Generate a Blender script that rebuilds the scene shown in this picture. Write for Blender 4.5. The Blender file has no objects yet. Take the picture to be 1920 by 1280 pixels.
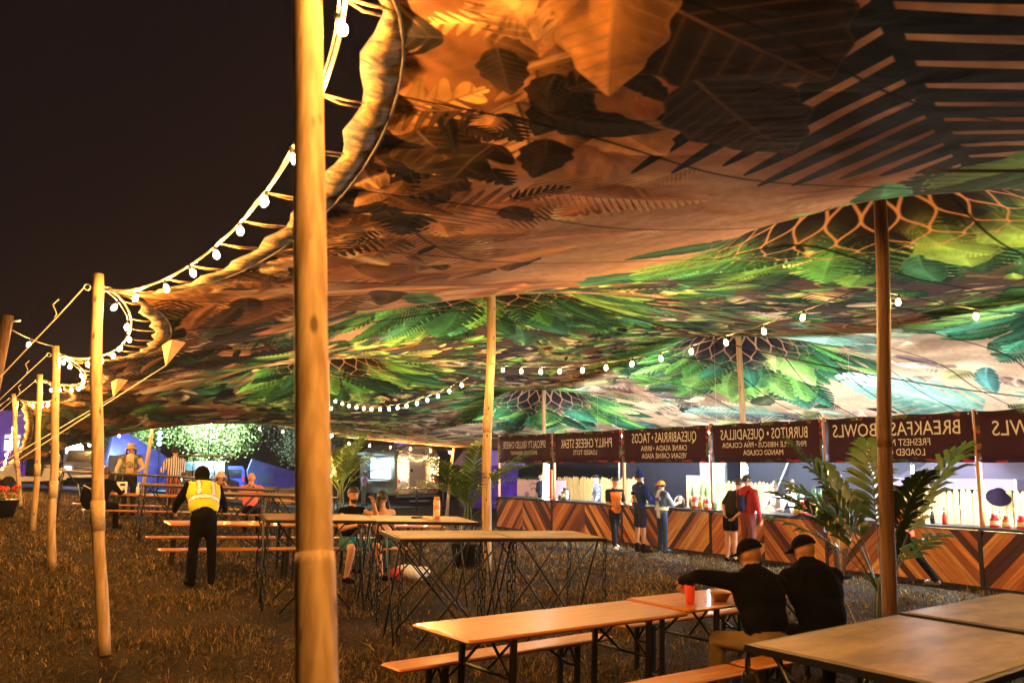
import bpy, bmesh, math, random
import numpy as np
from mathutils import Vector, Matrix
R = math.radians
random.seed(7); rng = np.random.default_rng(7)
SC = bpy.context.scene
COL = SC.collection

# ------------------------------------------------------------------ camera, night sky, exposure
CAM_H = 2.1; YAW = 29.8; PITCH = 7.68
cd = bpy.data.cameras.new('camera'); cam = bpy.data.objects.new('camera', cd); COL.objects.link(cam)
cam.location = (0, 0, CAM_H); cam.rotation_euler = (R(90 + PITCH), 0, R(-YAW))
cd.sensor_width = 36; cd.lens = 31.69; cd.clip_end = 2000; cd.clip_start = 0.05
cd.dof.use_dof = True; cd.dof.focus_distance = 15.0; cd.dof.aperture_fstop = 2.8
SC.camera = cam
w = bpy.data.worlds.new('World'); SC.world = w; w.use_nodes = True
nt = w.node_tree; nt.nodes.clear()
sky = nt.nodes.new('ShaderNodeTexSky'); sky.sky_type = 'NISHITA'; sky.sun_disc = False
sky.sun_elevation = R(-4); sky.sun_rotation = R(200)
tint = nt.nodes.new('ShaderNodeMixRGB'); tint.blend_type = 'MIX'; tint.inputs[0].default_value = .92
tint.inputs[2].default_value = (.085, .05, .06, 1)
bg = nt.nodes.new('ShaderNodeBackground'); bg.inputs[1].default_value = 0.06
wo = nt.nodes.new('ShaderNodeOutputWorld')
nt.links.new(sky.outputs[0], tint.inputs[1]); nt.links.new(tint.outputs[0], bg.inputs[0]); nt.links.new(bg.outputs[0], wo.inputs[0])
sl = bpy.data.lights.new('moon', 'SUN'); sl.energy = 0.008; sl.angle = R(.5); sl.color = (.7, .8, 1)
so = bpy.data.objects.new('moon', sl); COL.objects.link(so); so.rotation_euler = (R(40), 0, R(160))
SC.view_settings.view_transform = 'Standard'; SC.view_settings.look = 'None'
SC.view_settings.exposure = 0.75; SC.view_settings.gamma = 1
SC.cycles.use_denoising = True
SC.cycles.sample_clamp_indirect = 4; SC.cycles.sample_clamp_direct = 0
SC.cycles.max_bounces = 5; SC.cycles.diffuse_bounces = 2; SC.cycles.glossy_bounces = 2; SC.cycles.transparent_max_bounces = 12
SC.cycles.use_light_tree = True
SC.cycles.use_adaptive_sampling = True; SC.cycles.adaptive_threshold = .02
SC.cycles.caustics_reflective = False; SC.cycles.caustics_refractive = False

# ------------------------------------------------------------------ helpers
def ground_z(x, y):
    s = np.clip(1 - (np.asarray(x, float) - .8) / 13.2, 0, 1); s = s * s * (3 - 2 * s) * .35 + s * .65
    yy = np.clip(np.asarray(y, float), 0, 34)
    return .035 * yy * s
def gz(x, y): return float(ground_z(x, y))

class MB:
    """collects shapes and links them as one mesh object"""
    def __init__(s): s.v = []; s.f = []; s.m = []; s.sm = []; s.uv = None
    def add(s, vs, fs, m=0, smooth=False):
        b = len(s.v); s.v += [tuple(p) for p in vs]
        for f in fs: s.f.append(tuple(i + b for i in f)); s.m.append(m); s.sm.append(smooth)
        return s
    def box(s, c, d, m=0, rot=None, taper=1.0):
        x, y, z = (k / 2 for k in d)
        vs = [(-x, -y, -z), (x, -y, -z), (x, y, -z), (-x, y, -z), (-x * taper, -y * taper, z), (x * taper, -y * taper, z), (x * taper, y * taper, z), (-x * taper, y * taper, z)]
        if rot is not None:
            M = rot if isinstance(rot, Matrix) else Matrix.Rotation(rot, 3, 'Z')
            vs = [tuple(M @ Vector(v)) for v in vs]
        vs = [(v[0] + c[0], v[1] + c[1], v[2] + c[2]) for v in vs]
        return s.add(vs, [(0, 3, 2, 1), (4, 5, 6, 7), (0, 1, 5, 4), (1, 2, 6, 5), (2, 3, 7, 6), (3, 0, 4, 7)], m)
    def bbox(s, c, d, b=.01, m=0, rot=None):
        """bevelled box"""
        x, y, z = (k / 2 for k in d); b = min(b, x * .9, y * .9, z * .9)
        def ring(ix, iy, zz): return [(-ix, -iy + b, zz), (-ix + b, -iy, zz), (ix - b, -iy, zz), (ix, -iy + b, zz), (ix, iy - b, zz), (ix - b, iy, zz), (-ix + b, iy, zz), (-ix, iy - b, zz)]
        vs = ring(x - b, y - b, -z) + ring(x, y, -z + b) + ring(x, y, z - b) + ring(x - b, y - b, z)
        fs = [tuple(range(7, -1, -1)), tuple(range(24, 32))]
        for k in range(3):
            for i in range(8): fs.append((k * 8 + i, k * 8 + (i + 1) % 8, k * 8 + 8 + (i + 1) % 8, k * 8 + 8 + i))
        if rot is not None:
            M = rot if isinstance(rot, Matrix) else Matrix.Rotation(rot, 3, 'Z')
            vs = [tuple(M @ Vector(v)) for v in vs]
        vs = [(v[0] + c[0], v[1] + c[1], v[2] + c[2]) for v in vs]
        return s.add(vs, fs, m)
    def tube(s, pts, r, n=8, m=0, caps=True, smooth=True, flat=1.0, up=None):
        pts = [Vector(p) for p in pts]; k = len(pts)
        rs = r if isinstance(r, (list, tuple)) else [r] * k
        vs = []; prev = None
        for i, p in enumerate(pts):
            t = (pts[min(i + 1, k - 1)] - pts[max(i - 1, 0)])
            t = t.normalized() if t.length > 1e-9 else Vector((0, 0, 1))
            if prev is None:
                a = Vector(up) if up is not None else (Vector((0, 0, 1)) if abs(t.z) < .9 else Vector((1, 0, 0)))
                e1 = t.cross(a).normalized()
            else:
                e1 = (prev - t * prev.dot(t))
                e1 = e1.normalized() if e1.length > 1e-6 else t.orthogonal().normalized()
            prev = e1; e2 = t.cross(e1)
            for j in range(n):
                a = 2 * math.pi * j / n
                vs.append(p + e1 * (math.cos(a) * rs[i]) + e2 * (math.sin(a) * rs[i] * flat))
        fs = []
        for i in range(k - 1):
            for j in range(n): fs.append((i * n + j, i * n + (j + 1) % n, (i + 1) * n + (j + 1) % n, (i + 1) * n + j))
        s.add(vs, fs, m, smooth)
        if caps:
            b = len(s.v) - len(vs)
            s.f.append(tuple(b + j for j in range(n - 1, -1, -1))); s.m.append(m); s.sm.append(False)
            s.f.append(tuple(b + (k - 1) * n + j for j in range(n))); s.m.append(m); s.sm.append(False)
        return s
    def lathe(s, prof, c=(0, 0, 0), n=16, m=0, smooth=True, M=None):
        vs = []; fs = []
        for (r, z) in prof:
            for j in range(n):
                a = 2 * math.pi * j / n; v = Vector((r * math.cos(a), r * math.sin(a), z))
                if M is not None: v = M @ v
                vs.append((v[0] + c[0], v[1] + c[1], v[2] + c[2]))
        for i in range(len(prof) - 1):
            for j in range(n): fs.append((i * n + j, i * n + (j + 1) % n, (i + 1) * n + (j + 1) % n, (i + 1) * n + j))
        s.add(vs, fs, m, smooth)
        b = len(s.v) - len(vs)
        if prof[0][0] > 1e-4: s.f.append(tuple(b + j for j in range(n - 1, -1, -1))); s.m.append(m); s.sm.append(False)
        if prof[-1][0] > 1e-4: s.f.append(tuple(b + (len(prof) - 1) * n + j for j in range(n))); s.m.append(m); s.sm.append(False)
        return s
    def ell(s, c, r, n=12, k=8, m=0, M=None):
        prof = [(max(1e-5, math.sin(math.pi * i / k)), -math.cos(math.pi * i / k)) for i in range(k + 1)]
        S = Matrix.Diagonal(Vector(r if isinstance(r, (tuple, list, Vector)) else (r, r, r)))
        return s.lathe(prof, c, n, m, True, (M @ S) if M is not None else S)
    def prism(s, poly, z0, z1, m=0, ax='z', at=None):
        n = len(poly)
        def P(a, b, c):
            return {'z': (a, b, c), 'x': (c, a, b), 'y': (a, c, b)}[ax]
        vs = [P(a, b, z0) for a, b in poly] + [P(a, b, z1) for a, b in poly]
        fs = [tuple(range(n - 1, -1, -1)), tuple(range(n, 2 * n))] + [(i, (i + 1) % n, n + (i + 1) % n, n + i) for i in range(n)]
        return s.add(vs, fs, m)
    def mesh(s, name, mats):
        me = bpy.data.meshes.new(name); me.from_pydata(s.v, [], s.f)
        for mm in (mats if isinstance(mats, (list, tuple)) else [mats]):
            if mm is not None: me.materials.append(mm)
        me.polygons.foreach_set('material_index', s.m); me.polygons.foreach_set('use_smooth', s.sm)
        me.update(); return me
    def build(s, name, mats, parent=None):
        return link(name, s.mesh(name, mats), parent)
def link(name, me, parent=None, loc=None, rz=None):
    o = bpy.data.objects.new(name, me); COL.objects.link(o)
    if parent is not None: o.parent = parent
    if loc is not None: o.location = loc
    if rz is not None: o.rotation_euler = (0, 0, rz)
    return o
def thing(name, label, cat, loc=(0, 0, 0), rz=0, group=None):
    o = bpy.data.objects.new(name, None); COL.objects.link(o); o.empty_display_size = .1
    o.location = loc; o.rotation_euler = (0, 0, rz); return tag(o, label, cat, group)
def tag(o, label, cat, group=None, kind=None):
    o['label'] = label; o['category'] = cat
    if group: o['group'] = group
    if kind: o['kind'] = kind
    return o
def struct(o, label=None):
    o['kind'] = 'structure'
    if label: o['label'] = label
    return o
def copy_tree(o, parent=None):
    c = o.copy(); COL.objects.link(c); c.parent = parent
    for ch in list(o.children): copy_tree(ch, c)
    return c

MATS = {}
def mat(name, col, rough=.6, metal=0.0, var=0.0, scale=8.0, col2=None, bump=0.0, bscale=None, emit=None, es=0.0, stretch=(1, 1, 1), coord='Object', rand=0.0, detail=6, spec=.5, trans=0.0, coat=0.0, alpha=1.0, ramp=(.35, .7)):
    if name in MATS: return MATS[name]
    m = bpy.data.materials.new(name); m.use_nodes = True; t = m.node_tree; b = t.nodes['Principled BSDF']; MATS[name] = m
    b.inputs['Roughness'].default_value = rough; b.inputs['Metallic'].default_value = metal
    b.inputs['Specular IOR Level'].default_value = spec
    b.inputs['Coat Weight'].default_value = coat; b.inputs['Coat Roughness'].default_value = .08
    b.inputs['Transmission Weight'].default_value = trans; b.inputs['Alpha'].default_value = alpha
    c1 = tuple(col) + (1,); b.inputs['Base Color'].default_value = c1
    if emit: b.inputs['Emission Color'].default_value = tuple(emit) + (1,); b.inputs['Emission Strength'].default_value = es
    out = None
    if var or col2 or bump:
        tc = t.nodes.new('ShaderNodeTexCoord'); mp = t.nodes.new('ShaderNodeMapping'); mp.inputs['Scale'].default_value = stretch
        t.links.new(tc.outputs[coord], mp.inputs[0])
        n = t.nodes.new('ShaderNodeTexNoise'); n.inputs['Scale'].default_value = scale; n.inputs['Detail'].default_value = detail; n.inputs['Roughness'].default_value = .65
        t.links.new(mp.outputs[0], n.inputs['Vector'])
        if rand:
            oi = t.nodes.new('ShaderNodeObjectInfo'); ad = t.nodes.new('ShaderNodeVectorMath'); ad.operation = 'ADD'
            sc = t.nodes.new('ShaderNodeVectorMath'); sc.operation = 'SCALE'; sc.inputs['Scale'].default_value = 37
            cb = t.nodes.new('ShaderNodeCombineXYZ')
            for k in range(3): t.links.new(oi.outputs['Random'], cb.inputs[k])
            t.links.new(cb.outputs[0], sc.inputs[0]); t.links.new(mp.outputs[0], ad.inputs[0]); t.links.new(sc.outputs[0], ad.inputs[1]); t.links.new(ad.outputs[0], n.inputs['Vector'])
        if var or col2:
            cr = t.nodes.new('ShaderNodeValToRGB'); cr.color_ramp.elements[0].position = ramp[0]; cr.color_ramp.elements[1].position = ramp[1]
            c2 = (tuple(col2) + (1,)) if col2 else tuple(min(1, k * (1 + var)) for k in col) + (1,)
            c0 = c1 if col2 else tuple(k * (1 - var) for k in col) + (1,)
            cr.color_ramp.elements[0].color = c0; cr.color_ramp.elements[1].color = c2
            t.links.new(n.outputs[0], cr.inputs[0]); out = cr.outputs[0]
        if bump:
            bp = t.nodes.new('ShaderNodeBump'); bp.inputs['Strength'].default_value = bump; bp.inputs['Distance'].default_value = .02
            n2 = n
            if bscale:
                n2 = t.nodes.new('ShaderNodeTexNoise'); n2.inputs['Scale'].default_value = bscale; n2.inputs['Detail'].default_value = 6; t.links.new(mp.outputs[0], n2.inputs['Vector'])
            t.links.new(n2.outputs[0], bp.inputs['Height']); t.links.new(bp.outputs[0], b.inputs['Normal'])
    if rand:
        oi = t.nodes.new('ShaderNodeObjectInfo'); hs = t.nodes.new('ShaderNodeHueSaturation')
        mr = t.nodes.new('ShaderNodeMapRange'); mr.inputs['To Min'].default_value = 1 - rand; mr.inputs['To Max'].default_value = 1 + rand
        t.links.new(oi.outputs['Random'], mr.inputs[0]); t.links.new(mr.outputs[0], hs.inputs['Value'])
        if out is not None: t.links.new(out, hs.inputs['Color'])
        else: hs.inputs['Color'].default_value = c1
        out = hs.outputs[0]
    if out is not None: t.links.new(out, b.inputs['Base Color'])
    return m
def emis(name, col, s):
    if name in MATS: return MATS[name]
    m = bpy.data.materials.new(name); m.use_nodes = True; t = m.node_tree; t.nodes.clear(); MATS[name] = m
    e = t.nodes.new('ShaderNodeEmission'); e.inputs[0].default_value = tuple(col) + (1,); e.inputs[1].default_value = s
    o = t.nodes.new('ShaderNodeOutputMaterial'); t.links.new(e.outputs[0], o.inputs[0]); return m

def pole_material():
    m = bpy.data.materials.new('peeled_pine_pole'); m.use_nodes = True; t = m.node_tree; b = t.nodes['Principled BSDF']; L = t.links.new
    tc = t.nodes.new('ShaderNodeTexCoord'); oi = t.nodes.new('ShaderNodeObjectInfo')
    off = t.nodes.new('ShaderNodeVectorMath'); off.operation = 'MULTIPLY_ADD'
    cb = t.nodes.new('ShaderNodeCombineXYZ'); L(oi.outputs['Random'], cb.inputs[2]); L(oi.outputs['Random'], cb.inputs[0])
    L(cb.outputs[0], off.inputs[0]); off.inputs[1].default_value = (13, 0, 29); L(tc.outputs['Object'], off.inputs[2])
    mp = t.nodes.new('ShaderNodeMapping'); mp.inputs['Scale'].default_value = (14, 14, .9); L(off.outputs[0], mp.inputs[0])
    n = t.nodes.new('ShaderNodeTexNoise'); n.inputs['Scale'].default_value = 2; n.inputs['Detail'].default_value = 7; L(mp.outputs[0], n.inputs['Vector'])
    cr = t.nodes.new('ShaderNodeValToRGB'); e = cr.color_ramp.elements
    e[0].position = .3; e[0].color = (.33, .2, .09, 1); e[1].position = .68; e[1].color = (.62, .44, .22, 1); L(n.outputs[0], cr.inputs[0])
    mp2 = t.nodes.new('ShaderNodeMapping'); mp2.inputs['Scale'].default_value = (11, 11, 4.2); L(off.outputs[0], mp2.inputs[0])
    vo = t.nodes.new('ShaderNodeTexVoronoi'); vo.inputs['Scale'].default_value = 1.0; L(mp2.outputs[0], vo.inputs['Vector'])
    kr = t.nodes.new('ShaderNodeMapRange'); kr.inputs['From Min'].default_value = .1; kr.inputs['From Max'].default_value = .2; L(vo.outputs['Distance'], kr.inputs[0])
    mx = t.nodes.new('ShaderNodeMixRGB'); L(kr.outputs[0], mx.inputs[0]); mx.inputs[1].default_value = (.1, .05, .02, 1); L(cr.outputs[0], mx.inputs[2])
    L(mx.outputs[0], b.inputs['Base Color']); b.inputs['Roughness'].default_value = .62
    bp = t.nodes.new('ShaderNodeBump'); bp.inputs['Strength'].default_value = .35; bp.inputs['Distance'].default_value = .01; L(n.outputs[0], bp.inputs['Height']); L(bp.outputs[0], b.inputs['Normal'])
    MATS['pole'] = m; return m
POLE = pole_material()
BLACK = mat('black_painted_steel', (.012, .012, .014), .45, .3)
CORD = mat('black_cord', (.015, .014, .013), .6)
ROPE = mat('pale_rope', (.5, .42, .3), .8, var=.25, scale=60)
STEEL = mat('galvanised_steel', (.55, .55, .55), .35, 1.0)
# ------------------------------------------------------------------ tent geometry: poles and the stretched canopy
EDGE = [((.88, 2.55, .07), (.93, 3.28, 4.35)), ((1.01, 9.42, .33), (.80, 9.90, 4.0)), ((.91, 15.45, .54), (.742, 15.6, 3.9)),
        ((.83, 21.04, .74), (.777, 21.0, 3.92)), ((.74, 27.37, .96), (.39, 27.3, 3.92))]
KINGS = [(7.6, 5.9), (7.6, 14.2), (7.6, 23.2), (15.4, 15.9), (15.4, 24.8), (15.4, 7.0), (7.6, -2.6), (15.4, -2.0)]
KING_Z = [4.39, 5.12, 4.7, 4.8, 4.08, 4.6, 4.4, 4.5]      # rim height of each lace medallion
KING_G = [.11, .05, -.03, -.13, -.1, 0, .08, 0]; KING_GY = [0, 0, -.12, -.13, -.17, 0, 0, 0]
RIM = 1.6; RISE = 1.15
NODES = [(1.0, -8.0, 4.1)] + [(.95, -3.2, 4.2)] + [(t[0] + .12, t[1], t[2] - .14) for b, t in EDGE] + [(.35, 33.0, 2.0)]
YFAR = 33.0; YNEAR = -8.0; XR = 21.5
INSET = 1.0; DIP = .15
FAR_Z = [(0, 1.95), (.35, 2.0), (1.7, 2.5), (3, 2.95), (4.7, 3.58), (6.5, 3.68), (9.4, 3.42), (10.8, 3.1), (15.7, 2.75), (22, 2.6)]
def edge_pt(y, extra=0.0):
    """point of the canopy's outer hem along the pole row at a given y"""
    for i in range(len(NODES) - 1):
        a, b = NODES[i], NODES[i + 1]
        if a[1] <= y <= b[1] + 1e-9:
            s = (y - a[1]) / (b[1] - a[1]); c = 4 * s * (1 - s); q = c ** .5
            last = i == len(NODES) - 2
            return (a[0] + (b[0] - a[0]) * s + (INSET * (.55 if last else 1) + extra) * q, y, a[2] + (b[2] - a[2]) * s - DIP * q * (.3 if last else 1), s, i)
    return (1, y, 4, 0, 0)
def solve_roof(nu=86, nv=165, it=2600):
    us = np.linspace(0, 1, nu); ys = np.linspace(YNEAR, YFAR, nv)
    xl = np.array([edge_pt(y)[0] for y in ys]); zl = np.array([edge_pt(y)[2] for y in ys])
    Xg = xl[:, None] + us[None, :] * (XR - xl)[:, None]; Yg = np.repeat(ys[:, None], nu, 1)
    Zg = np.full((nv, nu), 4.0); fix = np.zeros((nv, nu), bool)
    Zg[:, 0] = zl; Zg[:, -1] = 2.7
    Zg[-1, :] = np.interp(Xg[-1], [a for a, b in FAR_Z], [b for a, b in FAR_Z]); Zg[0, :] = np.linspace(4.1, 3, nu)
    fix[:, 0] = fix[:, -1] = True; fix[0, :] = fix[-1, :] = True
    for (kx, ky), kz, kg, kgy in zip(KINGS, KING_Z, KING_G, KING_GY):
        d = np.hypot(Xg - kx, Yg - ky); m = d < RIM
        Zg[m] = kz + RISE * (1 - d[m] / RIM) ** 1.25 + kg * (Xg - kx)[m] + kgy * (Yg - ky)[m]; fix |= m
    hx = (XR - 1) / (nu - 1); hy = (YFAR - YNEAR) / (nv - 1)
    wx, wy = 1 / hx ** 2, 1 / hy ** 2; load = .03; free = ~fix
    # seed the interior with a coarse blend, then relax
    for k in range(it):
        A = Zg.copy()
        A[1:-1, 1:-1] = (wx * (Zg[1:-1, 2:] + Zg[1:-1, :-2]) + wy * (Zg[2:, 1:-1] + Zg[:-2, 1:-1]) - load) / (2 * wx + 2 * wy)
        Zg = np.where(free, A, Zg)
    return Xg, Yg, Zg, us, ys, xl
RX, RY, RZ, RUS, RYS, RXL = solve_roof()
def roof_z(x, y):
    fy = (np.clip(y, YNEAR, YFAR - 1e-6) - YNEAR) / (YFAR - YNEAR) * (len(RYS) - 1); j = np.floor(fy).astype(int); b = fy - j
    def row(jj):
        u = np.clip((x - RXL[jj]) / (XR - RXL[jj]), 0, 1 - 1e-6) * (len(RUS) - 1); i = np.floor(u).astype(int); a = u - i
        return RZ[jj, i] * (1 - a) + RZ[jj, i + 1] * a
    j = np.minimum(j, len(RYS) - 2)
    return row(j) * (1 - b) + row(j + 1) * b
# ------------------------------------------------------------------ the jungle print of the canopy (flat print, drawn leaf by leaf)
def sstep(a, b, x):
    t = np.clip((x - a) / (b - a), 0, 1); return t * t * (3 - 2 * t)
def value_noise(xx, yy, seed):
    r = np.random.default_rng(seed).random((257, 257)).astype(np.float32)
    x = np.mod(xx, 256); y = np.mod(yy, 256); i = np.minimum(np.floor(x).astype(int), 255); j = np.minimum(np.floor(y).astype(int), 255)
    a = x - i; b = y - j; a = a * a * (3 - 2 * a); b = b * b * (3 - 2 * b)
    return (r[j, i] * (1 - a) + r[j, i + 1] * a) * (1 - b) + (r[j + 1, i] * (1 - a) + r[j + 1, i + 1] * a) * b
def C(*a): return np.array(a, np.float32) / 255
PAL = {'tan': [C(196, 134, 70), C(170, 104, 50), C(210, 150, 86), C(138, 80, 38), C(96, 56, 28), C(62, 38, 24)],
       'dark': [C(34, 26, 24), C(52, 38, 30), C(24, 22, 28), C(66, 46, 32), C(20, 26, 30)],
       'green': [C(46, 112, 40), C(80, 146, 50), C(28, 78, 40), C(18, 54, 34), C(104, 164, 62), C(34, 104, 72), C(146, 178, 74)],
       'deep': [C(18, 40, 30), C(26, 60, 38), C(36, 44, 54), C(52, 44, 66), C(20, 26, 32), C(70, 98, 54)],
       'olive': [C(110, 116, 58), C(140, 138, 74), C(84, 88, 48), C(170, 160, 92), C(60, 70, 44)],
       'beige': [C(186, 148, 106), C(152, 114, 84), C(206, 170, 126), C(110, 82, 66), C(80, 62, 64), C(168, 138, 108)],
       'teal': [C(72, 128, 108), C(98, 150, 122), C(48, 96, 88), C(130, 166, 132)]}
def zone(x, y):
    """which family of leaves grows where on the print: (palette names with weights)"""
    d = min(math.hypot(x - kx, y - ky) for kx, ky in KINGS)
    if 2.9 < x < 6.2 and y < 11: return [('tan', .92), ('olive', .08)]
    if x < 4.6 - .06 * max(0, y - 6):
        if y > 24: return [('dark', .35), ('deep', .35), ('tan', .3)]
        if y > 10: return [('dark', .25), ('tan', .4), ('deep', .35)]
        return [('tan', .8), ('dark', .2)]
    if d < 3.3: return [('green', .85), ('deep', .15)]
    if x > 12.2: return [('beige', .62), ('teal', .14), ('olive', .16), ('deep', .08)]
    return [('green', .3), ('deep', .3), ('olive', .22), ('tan', .1), ('beige', .08)]
LEAVES = []
def leaf(x, y, L, ang, kind, W, c, rib=None, bend=0.0, n=8, ph=None):
    LEAVES.append((x, y, L, ang, kind, W, c, rib if rib is not None else np.clip(c * 1.45 + .08, 0, 1), bend, n, random.random() * 6 if ph is None else ph))
def pickc(x, y):
    z = zone(x, y); r = random.random(); k = 0
    for nme, wgt in z:
        k += wgt
        if r < k: break
    c = random.choice(PAL[nme]); return np.clip(c * random.uniform(.82, 1.18), 0, 1)
def scatter(n, x0, x1, y0, y1, l0, l1, kinds, dirf=None):
    for _ in range(n):
        x = random.uniform(x0, x1); y = random.uniform(y0, y1); L = random.uniform(l0, l1)
        if x < 5 and y < 8 and random.random() < .5 and L < .6: continue
        if 2.7 < x < 7 and y < 4.4 and L < 9: continue
        if 2.8 < x < 6.2 and y < 11 and random.random() < .74: continue
        peach = value_noise(np.array(x * .35 + 3), np.array(y * .3 + 7), 5)
        if x > 12.5 and peach > .6 and random.random() < .8: continue
        a = dirf(x, y) if dirf else random.uniform(0, 6.28)
        k = random.choice(kinds)
        W = {'ovate': random.uniform(.17, .3), 'palm': random.uniform(.3, .42), 'monstera': random.uniform(.38, .5), 'lobed': random.uniform(.35, .45), 'blade': random.uniform(.05, .09), 'banana': random.uniform(.12, .18)}[k]
        leaf(x, y, L, a, k, W, pickc(x, y), bend=random.uniform(-.35, .35), n=random.choice((6, 7, 8, 9)) if k != 'palm' else random.choice((14, 18, 22)))
def flow(x, y):
    a = float(value_noise(np.array(x * .42 + 11), np.array(y * .42 + 5), 77)) * 9.0; return a + random.gauss(0, .45)
scatter(620, 1, 21, -2, 33, 1.0, 2.1, ['ovate', 'palm', 'monstera', 'banana', 'palm', 'ovate'], flow)
scatter(1500, 1, 21, -1, 33, .5, 1.1, ['ovate', 'palm', 'monstera', 'lobed', 'banana', 'palm', 'lobed'], flow)
scatter(420, 1.2, 4, 8, 33, .8, 2.0, ['blade', 'banana', 'palm', 'ovate', 'palm'], lambda x, y: random.gauss(1.57, .3))
# undergrowth of many small blades between the medallions
scatter(1900, 6.2, 14, 3, 32, .22, .6, ['blade', 'ovate', 'lobed', 'palm', 'lobed'], flow)
# broad fringe of leaves radiating from each lace medallion
for (kx, ky) in KINGS[:6]:
    for ring, cnt in ((2.5, 16), (1.95, 20), (1.4, 18)):
        for i in range(cnt):
            a = 6.283 * (i + random.uniform(-.3, .3)) / cnt; r0 = ring * random.uniform(.82, 1.0)
            if kx < 8 and r0 * math.cos(a) < -1.15: continue
            c = random.choice(PAL['green'][:6] if ring > 1.3 else PAL['deep'] + PAL['green'][:3]) * random.uniform(.75, 1.15)
            k = random.choice(('monstera', 'monstera', 'ovate', 'palm', 'banana'))
            leaf(kx + r0 * math.cos(a), ky + r0 * math.sin(a), random.uniform(1.0, 1.5), a + random.uniform(-.5, .5), k, random.uniform(.3, .45) if k != 'banana' else .2, np.clip(c, 0, 1), bend=random.uniform(-.4, .4), n=7 if k != 'palm' else 18)
# the big painted leaves over the entrance
def hero(x0, y0, x1, y1, kind, W, c, rib=None, bend=0., n=8, ph=0.):
    leaf(x0, y0, math.hypot(x1 - x0, y1 - y0), math.atan2(y1 - y0, x1 - x0), kind, W, c, rib, bend, n, ph)
PEACH = C(236, 176, 122)
random.seed(12)
hero(2.9, 2.2, 5.9, 3.75, 'palm', .55, C(12, 18, 26), C(22, 28, 34), .05, 10)
hero(5.0, .9, 7.8, 2.3, 'palm', .42, C(12, 17, 24), C(22, 28, 34), .08, 9)
hero(3.1, 5.2, 4.6, 5.0, 'palm', .3, C(196, 132, 88), C(180, 116, 74), .2, 24)
hero(3.6, 6.6, 4.9, 5.9, 'palm', .26, C(190, 126, 84), C(170, 106, 66), -.2, 26)
hero(2.6, 6.2, 3.9, 7.4, 'palm', .26, C(120, 72, 40), C(100, 60, 36), .2, 24)
for a in ((1.5, 3.5, 2.1, 3.9), (1.5, 3.9, 2.0, 4.3), (1.55, 4.5, 2.2, 4.6), (1.5, 5.0, 2.1, 5.3), (1.4, 5.7, 2.0, 5.9), (1.35, 6.4, 2.1, 6.4)):
    hero(*a, 'ovate', .3, C(104, 62, 28) * random.uniform(.8, 1.2), C(150, 98, 46), .1)
hero(1.55, 3.0, 2.45, 4.35, 'ovate', .33, C(92, 54, 26), C(150, 98, 46), .06)
hero(1.75, 2.7, 2.3, 3.6, 'ovate', .28, C(92, 56, 30), C(190, 120, 60), -.1)
hero(1.75, 4.55, 2.15, 4.0, 'lobed', .42, C(168, 112, 50), C(110, 66, 30), .1, 4)
hero(2.2, 3.6, 2.75, 4.2, 'lobed', .36, C(140, 88, 44), C(80, 46, 26), .2, 5)
hero(2.35, 4.05, 2.85, 4.75, 'lobed', .42, C(170, 116, 62), C(60, 36, 24), -.1, 5)
hero(2.0, 4.6, 2.75, 5.2, 'ovate', .3, C(60, 40, 26), C(150, 100, 52), .15)
hero(2.5, 4.6, 2.6, 5.6, 'lobed', .3, C(48, 36, 24), C(140, 96, 50), .1, 3)
hero(2.0, 5.4, 2.6, 6.3, 'lobed', .35, C(36, 28, 22), C(120, 80, 44), .1, 4)
hero(2.9, 4.0, 3.6, 4.3, 'ovate', .34, C(168, 110, 56), C(226, 164, 96), .1)
for _ in range(70):
    x_, y_ = random.uniform(1.35, 3.2), random.uniform(2.4, 7.4)
    if x_ > 2.7 and y_ < 4.2: continue
    k_ = random.choice(('ovate', 'lobed', 'lobed', 'ovate', 'banana', 'palm', 'blade')); L_ = random.uniform(.25, .75)
    leaf(x_, y_, L_, random.gauss(.9, 1.0), k_, {'ovate': .26, 'lobed': .4, 'banana': .15, 'palm': .34, 'blade': .08}[k_], random.choice([C(150, 94, 44), C(110, 66, 32), C(44, 30, 22), C(26, 20, 18), C(180, 120, 62), C(70, 44, 26), C(32, 26, 24)]) * random.uniform(.8, 1.15), None, random.uniform(-.3, .3), random.choice((4, 5, 6)) if k_ == 'lobed' else 8)
hero(2.35, 2.85, 3.62, 3.02, 'ovate', .42, C(30, 20, 15), C(150, 92, 44), .0, 5)
hero(3.0, 3.35, 4.35, 3.95, 'ovate', .26, C(34, 24, 24), C(130, 86, 56), .06, 10)
hero(2.0, 2.6, 2.74, 3.74, 'ovate', .2, C(168, 104, 40), C(196, 134, 66), .05)
hero(13.4, 11.4, 14.9, 12.9, 'monstera', .5, C(104, 168, 140), C(190, 206, 180), .1, 7)
hero(19, 18.0, 17.6, 20.5, 'palm', .3, C(86, 136, 122), None, .1, 24)
hero(19.5, 12.5, 17.6, 15.0, 'monstera', .5, C(104, 172, 144), C(196, 212, 186), .1, 7)
random.seed(21)

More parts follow.
